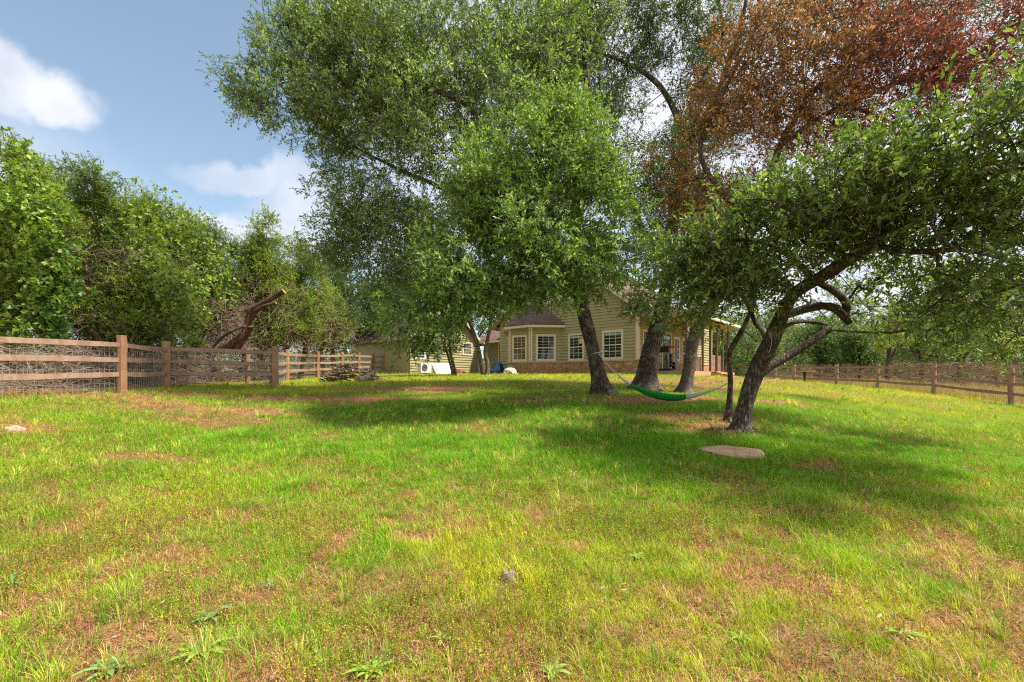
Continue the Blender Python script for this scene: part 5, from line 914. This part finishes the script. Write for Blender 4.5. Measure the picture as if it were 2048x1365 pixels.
mb = MB(); mb.tube([P(1500,755,7.52), P(1500,800,7.5), P(1499,860,7.45)], .0018, 5); mb.tube([P(1538,664,7.35), P(1544,680,7.34), P(1541,700,7.36), P(1537,706,7.38)], .004, 5); mb.tube([P(1499,811,7.47), P(1502,812,7.45)], .009, 5); tag(mb.build('hanging_rope', M['greynylon']), 'thin white cord hanging on the trunk of the leaning oak', 'cord')
# ---------------------------------------------------------------- pile of cut branches
rr = np.random.RandomState(77)
pc = pg(695, 765); W_ = .95
def stick(name, lab, p, q, r, seed, m0, group=None, n=7):
    K = 5; rs = np.random.RandomState(seed); L_ = [np.array(p)+(np.array(q)-np.array(p))*k/(K-1)+rs.normal(size=3)*.022*(0 < k < K-1) for k in range(K)]; mb = MB(); mb.tube(L_, [r*rs.uniform(.85, 1.15) for k in range(K)], n, True, 1); o = mb.build(name, None, None, True, loc=(L_[2][0], L_[2][1], min(L_[0][2], L_[-1][2])), mats=[m0, M['cut']]); return tag(o, lab, 'branch', group)
lich = bark('lichen_branch_bark', (.16,.12,.085), (.40,.33,.25), (.48,.46,.38), 1.6)
for i in range(72):
    f = i/72; x = rr.uniform(-1, 1); hmax = .62*(1-abs(x)**2.2); z = rr.uniform(.03, 1)*hmax; y = rr.uniform(-.55, .5)*(1-.4*z/.56); a = rr.normal()*.55+(math.pi*(rr.rand() < .5)); el = rr.normal()*.16; l = rr.uniform(.25, .62); c = np.array((pc[0]+x*W_, pc[1]+.4+y, 0)); c[2] = float(gz(c[0], c[1]))+z+.03; d = np.array((math.cos(a)*math.cos(el), math.sin(a)*.8, math.sin(el)))*l/1.4
    stick('cut_branch', 'lichen grey cut branch lying in the branch pile by the left fence', c-d, c+d, rr.uniform(.016, .040), i, lich, 'cut branches heaped in the pile')
stick('cut_branch', 'long bare branch lying slanted over the front of the branch pile', P(683,737,21.6), P(704,754,20.6), .03, 200, M['bark2']); stick('cut_branch', 'reddish split piece standing up at the right of the branch pile', P(727,737,21.5), P(719,747,21.2), .045, 201, M['cedarbark'])
stick('log', 'short thick pale log at the front right foot of the branch pile', pc+np.array((.45, -.35, .10)), pc+np.array((.75, .05, .15)), .13, 202, M['bark2'], n=12)
stick('log', 'second pale log standing just behind the short one in the pile', pc+np.array((.72, .0, .14)), pc+np.array((.80, .35, .30)), .12, 203, M['bark2'], n=12)
for i, (a, b, lab) in enumerate([((1320,970,5.2), (1400,966,5.3), 'thin grey stick on the shaded grass right of centre'), ((1143,952,5.8), (1152,965,5.7), 'short crooked stick on the shaded grass above the rock'), ((1130,976,5.4), (1182,975,5.5), 'pale stick lying flat below the crooked stick')]):
    p, q = pg(a[0], a[1]), pg(b[0], b[1]); stick('fallen_stick', lab, p+Zv*.03, q+Zv*.04, .006, 300+i, M['deadtwig'])
# ---------------------------------------------------------------- things around the house
def onf(p, dz=0): p = np.array(p, float); return np.array((p[0], p[1], float(gz(p[0], p[1]))+dz))
def Wp(px, off=.5):   # point in front of the wing wall seen at photo column px
    k = (px-HX)/F; o = oW+U*off; t = (k*o[1]-o[0])/(V[0]-k*V[1]); return onf(o+V*t)
p = Wp(846, .35); ac = empty('air_conditioner', p, 'white outdoor air conditioner unit standing by the wing wall', 'air conditioner'); mb = MB(); mb.box(p-V*.42+Zv*.06, V*.84, U*.32, Zv*.6).box(p-V*.35-Zv*.02, V*.05, U*.3, Zv*.08).box(p+V*.3-Zv*.02, V*.05, U*.3, Zv*.08); mb.build('case', M['white'], ac)
mb = MB(); fc = p-V*.12+U*.325+Zv*.36
for r in (.06, .1, .14, .18, .22): mb.tube([fc+V*r*math.cos(t)+Zv*r*math.sin(t) for t in np.linspace(0, 6.283, 22)], .009, 4)
mb.build('fan_grille', M['grey'], ac); mb = MB(); mb.add([fc-U*.001+V*.23*math.cos(t)+Zv*.23*math.sin(t) for t in np.linspace(0, 6.0, 20)], [tuple(range(20))]); mb.build('fan_opening', M['black'], ac)
p = Wp(886, .7); bd = MB(); bd.box(p-V*.85+U*.35-Zv*.03, V*1.7, -U*.5+Zv*.70, U*.03+Zv*.02); tag(bd.build('white_board', M['white']), 'white panel leaning against the wing wall behind the forked pale trunks', 'board')
p = Wp(861, .45); bk = empty('bicycle', p, 'dark bicycle leaning by the wing wall between the white unit and the white panel', 'bicycle')
for s_ in (-.48, .5):
    c = p+V*s_+Zv*.33; mb = MB(); mb.tube([c+V*.31*math.cos(t)+Zv*.31*math.sin(t) for t in np.linspace(0, 6.283, 26)], .024, 6); wh = mb.build('wheel', M['black'], bk); mb = MB()
    for t in np.linspace(0, 3.14, 7)[:-1]: mb.tube([c+V*.3*math.cos(t)+Zv*.3*math.sin(t), c-V*.3*math.cos(t)-Zv*.3*math.sin(t)], .003, 3)
    mb.build('spokes', M['wire'], wh)
mb = MB()
for a, b in (((-.48,.33),(-.15,.38)),((-.15,.38),(-.25,.82)),((-.25,.82),(.33,.80)),((.33,.80),(-.15,.38)),((-.48,.33),(-.24,.75)),((.5,.33),(.30,.95))): mb.tube([p+V*a[0]+Zv*a[1], p+V*b[0]+Zv*b[1]], .018, 6)
mb.build('frame', M['black'], bk); mb = MB(); mb.box(p+V*-.36+Zv*.84-U*.06, V*.24, U*.12, Zv*.05); mb.build('saddle', M['black'], bk); mb = MB(); mb.tube([p+V*.28+Zv*.97-U*.25, p+V*.32+Zv*1.0, p+V*.28+Zv*.97+U*.25], .014, 6); mb.build('handlebar', M['black'], bk)
p = Wp(920, .5); wb = empty('wheelbarrow', p, 'upturned rusty red wheelbarrow tray by the wing wall right of the forked trunks', 'wheelbarrow'); mb = MB(); mb.lathe(p, [(.42,.02),(.40,.1),(.30,.22),(.1,.25)], 16); mb.build('tray', plain('rusty_red', (.35,.06,.03), .6), wb); mb = MB(); mb.tube([p-V*.2+Zv*.2, p-V*.9+Zv*.45], .018, 6); mb.tube([p-V*.2+U*.2+Zv*.2, p-V*.9+U*.3+Zv*.45], .018, 6); mb.build('handles', M['black'], wb)
p = onf(P(967,0,30.5)); b1 = empty('gas_bottle', p, 'small white gas bottle by the entry behind the pale trunk', 'gas bottle'); mb = MB(); mb.lathe(p, [(.15,0),(.17,.06),(.17,.36),(.12,.46),(.05,.5)], 16); mb.build('tank', M['white'], b1); mb = MB(); mb.lathe(p+Zv*.5, [(.09,0),(.09,.1)], 12); mb.build('collar', M['white'], b1)
p = onf(P(979,0,30.2)); b2 = empty('bucket', p, 'white bucket with blue lid beside the entry door', 'bucket'); mb = MB(); mb.lathe(p, [(.13,0),(.17,.42)], 16); mb.build('body', M['white'], b2); mb = MB(); mb.lathe(p+Zv*.42, [(.18,0),(.18,.03),(.01,.035)], 16); mb.build('lid', M['blue'], b2)
p = onf(P(991,0,29.6)); b3 = empty('plastic_toy_car', p, 'blue plastic ride on toy in front of the entry door', 'toy'); mb = MB(); mb.box(p+Zv*.12-U*.4, U*.8, V*.4, Zv*.3); mb.box(p+Zv*.421-U*.1, U*.45, V*.38, Zv*.28); mb.tube([p-U*.2+Zv*.42, p-U*.1+Zv*.75, p+U*.3+Zv*.8], .035, 6); mb.build('body', M['blue'], b3)
for s_ in (-.28, .28):
    mb = MB(); mb.tube([p+U*s_+Zv*.12-V*.03, p+U*s_+Zv*.12-V*.1], .13, 12); mb.build('wheel', M['black'], b3)
mb = MB(); mb.box(p+U*.0+Zv*.71, U*.3, V*.3, Zv*.05); mb.build('roof', plain('light_blue', (.1,.35,.5), .5), b3)
p = onf(P(1020,0,25.2)); dh = empty('pet_house', p, 'white dome shaped plastic pet house on the grass below the bay window', 'pet house'); mb = MB(); mb.lathe(p, [(.37,0),(.38,.08),(.35,.24),(.27,.34),(.12,.39)], 16); mb.build('shell', plain('dusty_white_plastic', (.66,.58,.48), .7), dh)
mb = MB(); dd_ = np.array((0, -1., 0)); mb.add([p+dd_*.372+np.array((.11*math.cos(t), 0, .04+.13*max(0, math.sin(t)))) for t in np.linspace(0, 3.14, 10)]+[p+dd_*.372+np.array((-.11, 0, .0)), p+dd_*.372+np.array((.11, 0, 0))], [tuple(range(12))]); mb.build('doorway', M['black'], dh)
p = onf(P(1011,0,25.0)); mb = MB(); mb.lathe(p, [(.08,0),(.12,.05),(.10,.12),(.03,.15)], 10); tag(mb.build('stone', M['white'], None, True), 'small white stone beside the dome shaped pet house', 'stone')
# round table by the right fence
p = onf(P(1609,0,25.2)); tb = empty('round_table', p, 'round reddish top pedestal table standing by the right fence', 'table'); mb = MB(); mb.lathe(p+Zv*.66, [(.10,0),(.50,.0),(.51,.05),(.01,.055)], 28); mb.build('tabletop', plain('red_tabletop', (.62,.27,.17), .7), tb); mb = MB(); mb.lathe(p, [(.06,.08),(.05,.3),(.09,.66)], 10)
for k in range(4): a = k*1.57+.5; mb.tube([p+Zv*.14, p+np.array((math.cos(a)*.3, math.sin(a)*.3, .02))], .025, 6)
mb.build('pedestal', M['black'], tb)
# porch furniture
def Q(a, b, z): return H(a, b, DZ+z)
tm = empty('treadmill', Q(1.1, 1.3, 0), 'dark grey treadmill on the porch beside the thick trunk', 'treadmill'); mb = MB(); o = Q(.7, 1.0, .0); mb.box(o, U*.55, V*1.3, Zv*.16); mb.build('deck', M['black'], tm)
mb = MB(); mb.tube([Q(.75,1.1,.16), Q(.72,.9,1.05)], .035, 6); mb.tube([Q(1.2,1.1,.16), Q(1.2,.9,1.05)], .035, 6); mb.tube([Q(.72,.92,.85), Q(.72,1.5,.8)], .025, 6); mb.tube([Q(1.2,.92,.85), Q(1.2,1.5,.8)], .025, 6); mb.build('frame', M['grey'], tm); mb = MB(); mb.box(Q(.65,.8,1.0), U*.65, V*.12+Zv*.1, -V*.12+Zv*.22); mb.build('console', M['black'], tm)
wr = empty('weight_rack', Q(1.55, 1.2, 0), 'grey weight rack with red padded bar on the porch', 'exercise rack'); mb = MB(); mb.box(Q(1.5,1.2,0), U*.09, V*.09, Zv*1.65).box(Q(.85,1.9,0), U*.07, V*.07, Zv*1.5).box(Q(1.5,1.0,0), U*.08, V*.9, Zv*.06).box(Q(.9,1.22,.9), U*.6, V*.05, Zv*.05).box(Q(.9,1.22,.3), U*.6, V*.05, Zv*.05); mb.build('frame', M['grey'], wr); mb = MB(); mb.tube([Q(.75,.95,1.28), Q(1.55,.95,1.28)], .06, 10); mb.build('padded_bar', M['red'], wr)
mb = MB()
for z in (.35, .55, .8): mb.tube([Q(1.25,1.15,z), Q(1.33,1.15,z)], .12, 14)
mb.build('weight_plates', M['black'], wr)
bn = empty('exercise_bench', Q(2.2, 1.5, 0), 'black padded exercise bench on the porch by the downspout', 'bench'); mb = MB(); mb.box(Q(1.85,1.6,.62), U*.55, V*.3, Zv*.1+U*.03); mb.build('pad', M['black'], bn); mb = MB(); mb.tube([Q(2.1,1.7,.62), Q(2.3,1.7,.05)], .03, 6); mb.tube([Q(2.2,1.7,.4), Q(2.0,1.7,.05)], .03, 6); mb.tube([Q(1.9,1.7,.03), Q(2.4,1.7,.03)], .025, 6); mb.tube([Q(1.85,1.7,.3), Q(2.25,1.7,.35)], .03, 6); mb.build('frame', M['black'], bn)
cf = empty('ceiling_fan', H(1.3, 2.9, 3.1), 'wooden bladed ceiling fan under the porch ceiling', 'ceiling fan'); c = H(1.3, 2.9, 2.82); mb = MB(); mb.tube([c+Zv*.36, c], .025, 6); mb.lathe(c-Zv*.06, [(.05,0),(.12,.03),(.12,.1),(.05,.14)], 14); mb.build('motor', plain('bronze', (.08,.05,.03), .4), cf)
for k in range(5):
    a = k*1.2566+.3; ou = np.array((math.cos(a), math.sin(a), 0)); sd_ = np.array((-ou[1], ou[0], .12)); mb = MB(); mb.box(c+ou*.14-sd_*.07, ou*.62, sd_*.15, Zv*.012); mb.build('blade', plain('fan_blade%d' % k, (.5,.25,.06), .5), cf)
st_ = empty('porch_steps', onf(H(px1+.3, 3.5, 0)), 'new orange wooden steps going down from the porch side', 'steps'); mb = MB(); tr_ = MB(); g0 = float(gz(*H(px1+1.1, 3.6, 0)[:2]))-EYE
for s_ in (3.05, 4.15):
    p0, p1 = H(px1+.15, s_, DZ-.04), H(px1+1.15, s_, g0); mb.add([p0, p0-Zv*.25, p1-Zv*.02+U*.0, p1+Zv*.12+U*.05, p0+V*.04, p0-Zv*.25+V*.04, p1-Zv*.02+V*.04, p1+Zv*.12+U*.05+V*.04], [(0,1,2,3), (7,6,5,4), (0,3,7,4), (1,5,6,2), (3,2,6,7)])
for k in range(4): z = DZ-.04-(DZ-g0)*(k)/4.2; tr_.box(H(px1+.16+k*.26, 3.02, z), U*.28, V*1.2, Zv*.04)
mb.build('stringer', M['lumber'], st_); tr_.build('treads', M['lumber'], st_)
# distant power line pole and the horizon woods behind everything (reads as one mass)
rr = np.random.RandomState(4242); n = 5200; az = rr.uniform(-1.25, 1.25, n); d = rr.uniform(75, 120, n); x = np.sin(az)*d*1.2; y = np.cos(az)*d; zt = gz(x, y); cpt = np.stack((x, y, zt+rr.rand(n)**.8*(2.2+3.2*vnoise(x, y, 9, 95, 2))), 1)
v, f, c, _ = leaves(cpt, rr, T=3, Mv=6, spread=1.4, Ls=.55, Wd=.6, pal=DG+MG, palw=[1/6]*6, twigs=False); tag(obj('far_woods', v, f, M['leaf'], None, (0, 90, 0), col=c), 'far off green woods along the horizon behind the house', 'woods', kind='stuff')
n = 5200; x = rr.uniform(14, 75, n); y = rr.uniform(48, 72, n)+.2*(x-30); cpt = np.stack((x, y, gz(x, y)+rr.rand(n)**.75*(5.0+4.5*vnoise(x, y, 6, 97, 2))), 1); v, f, c, _ = leaves(cpt, rr, T=4, Mv=6, spread=1.0, Ls=.30, Wd=.55, pal=DG+GG+DK, palw=[1/9]*9, twigs=False); tag(obj('background_woods', v, f, M['leaf'], None, (40, 60, 0), col=c), 'deep mass of mixed oak and cedar woods behind the right fence trees', 'woods', kind='stuff')
print('SCENE BUILT', len(bpy.data.objects), sum(len(o.data.polygons) for o in bpy.data.objects if o.type == 'MESH'))
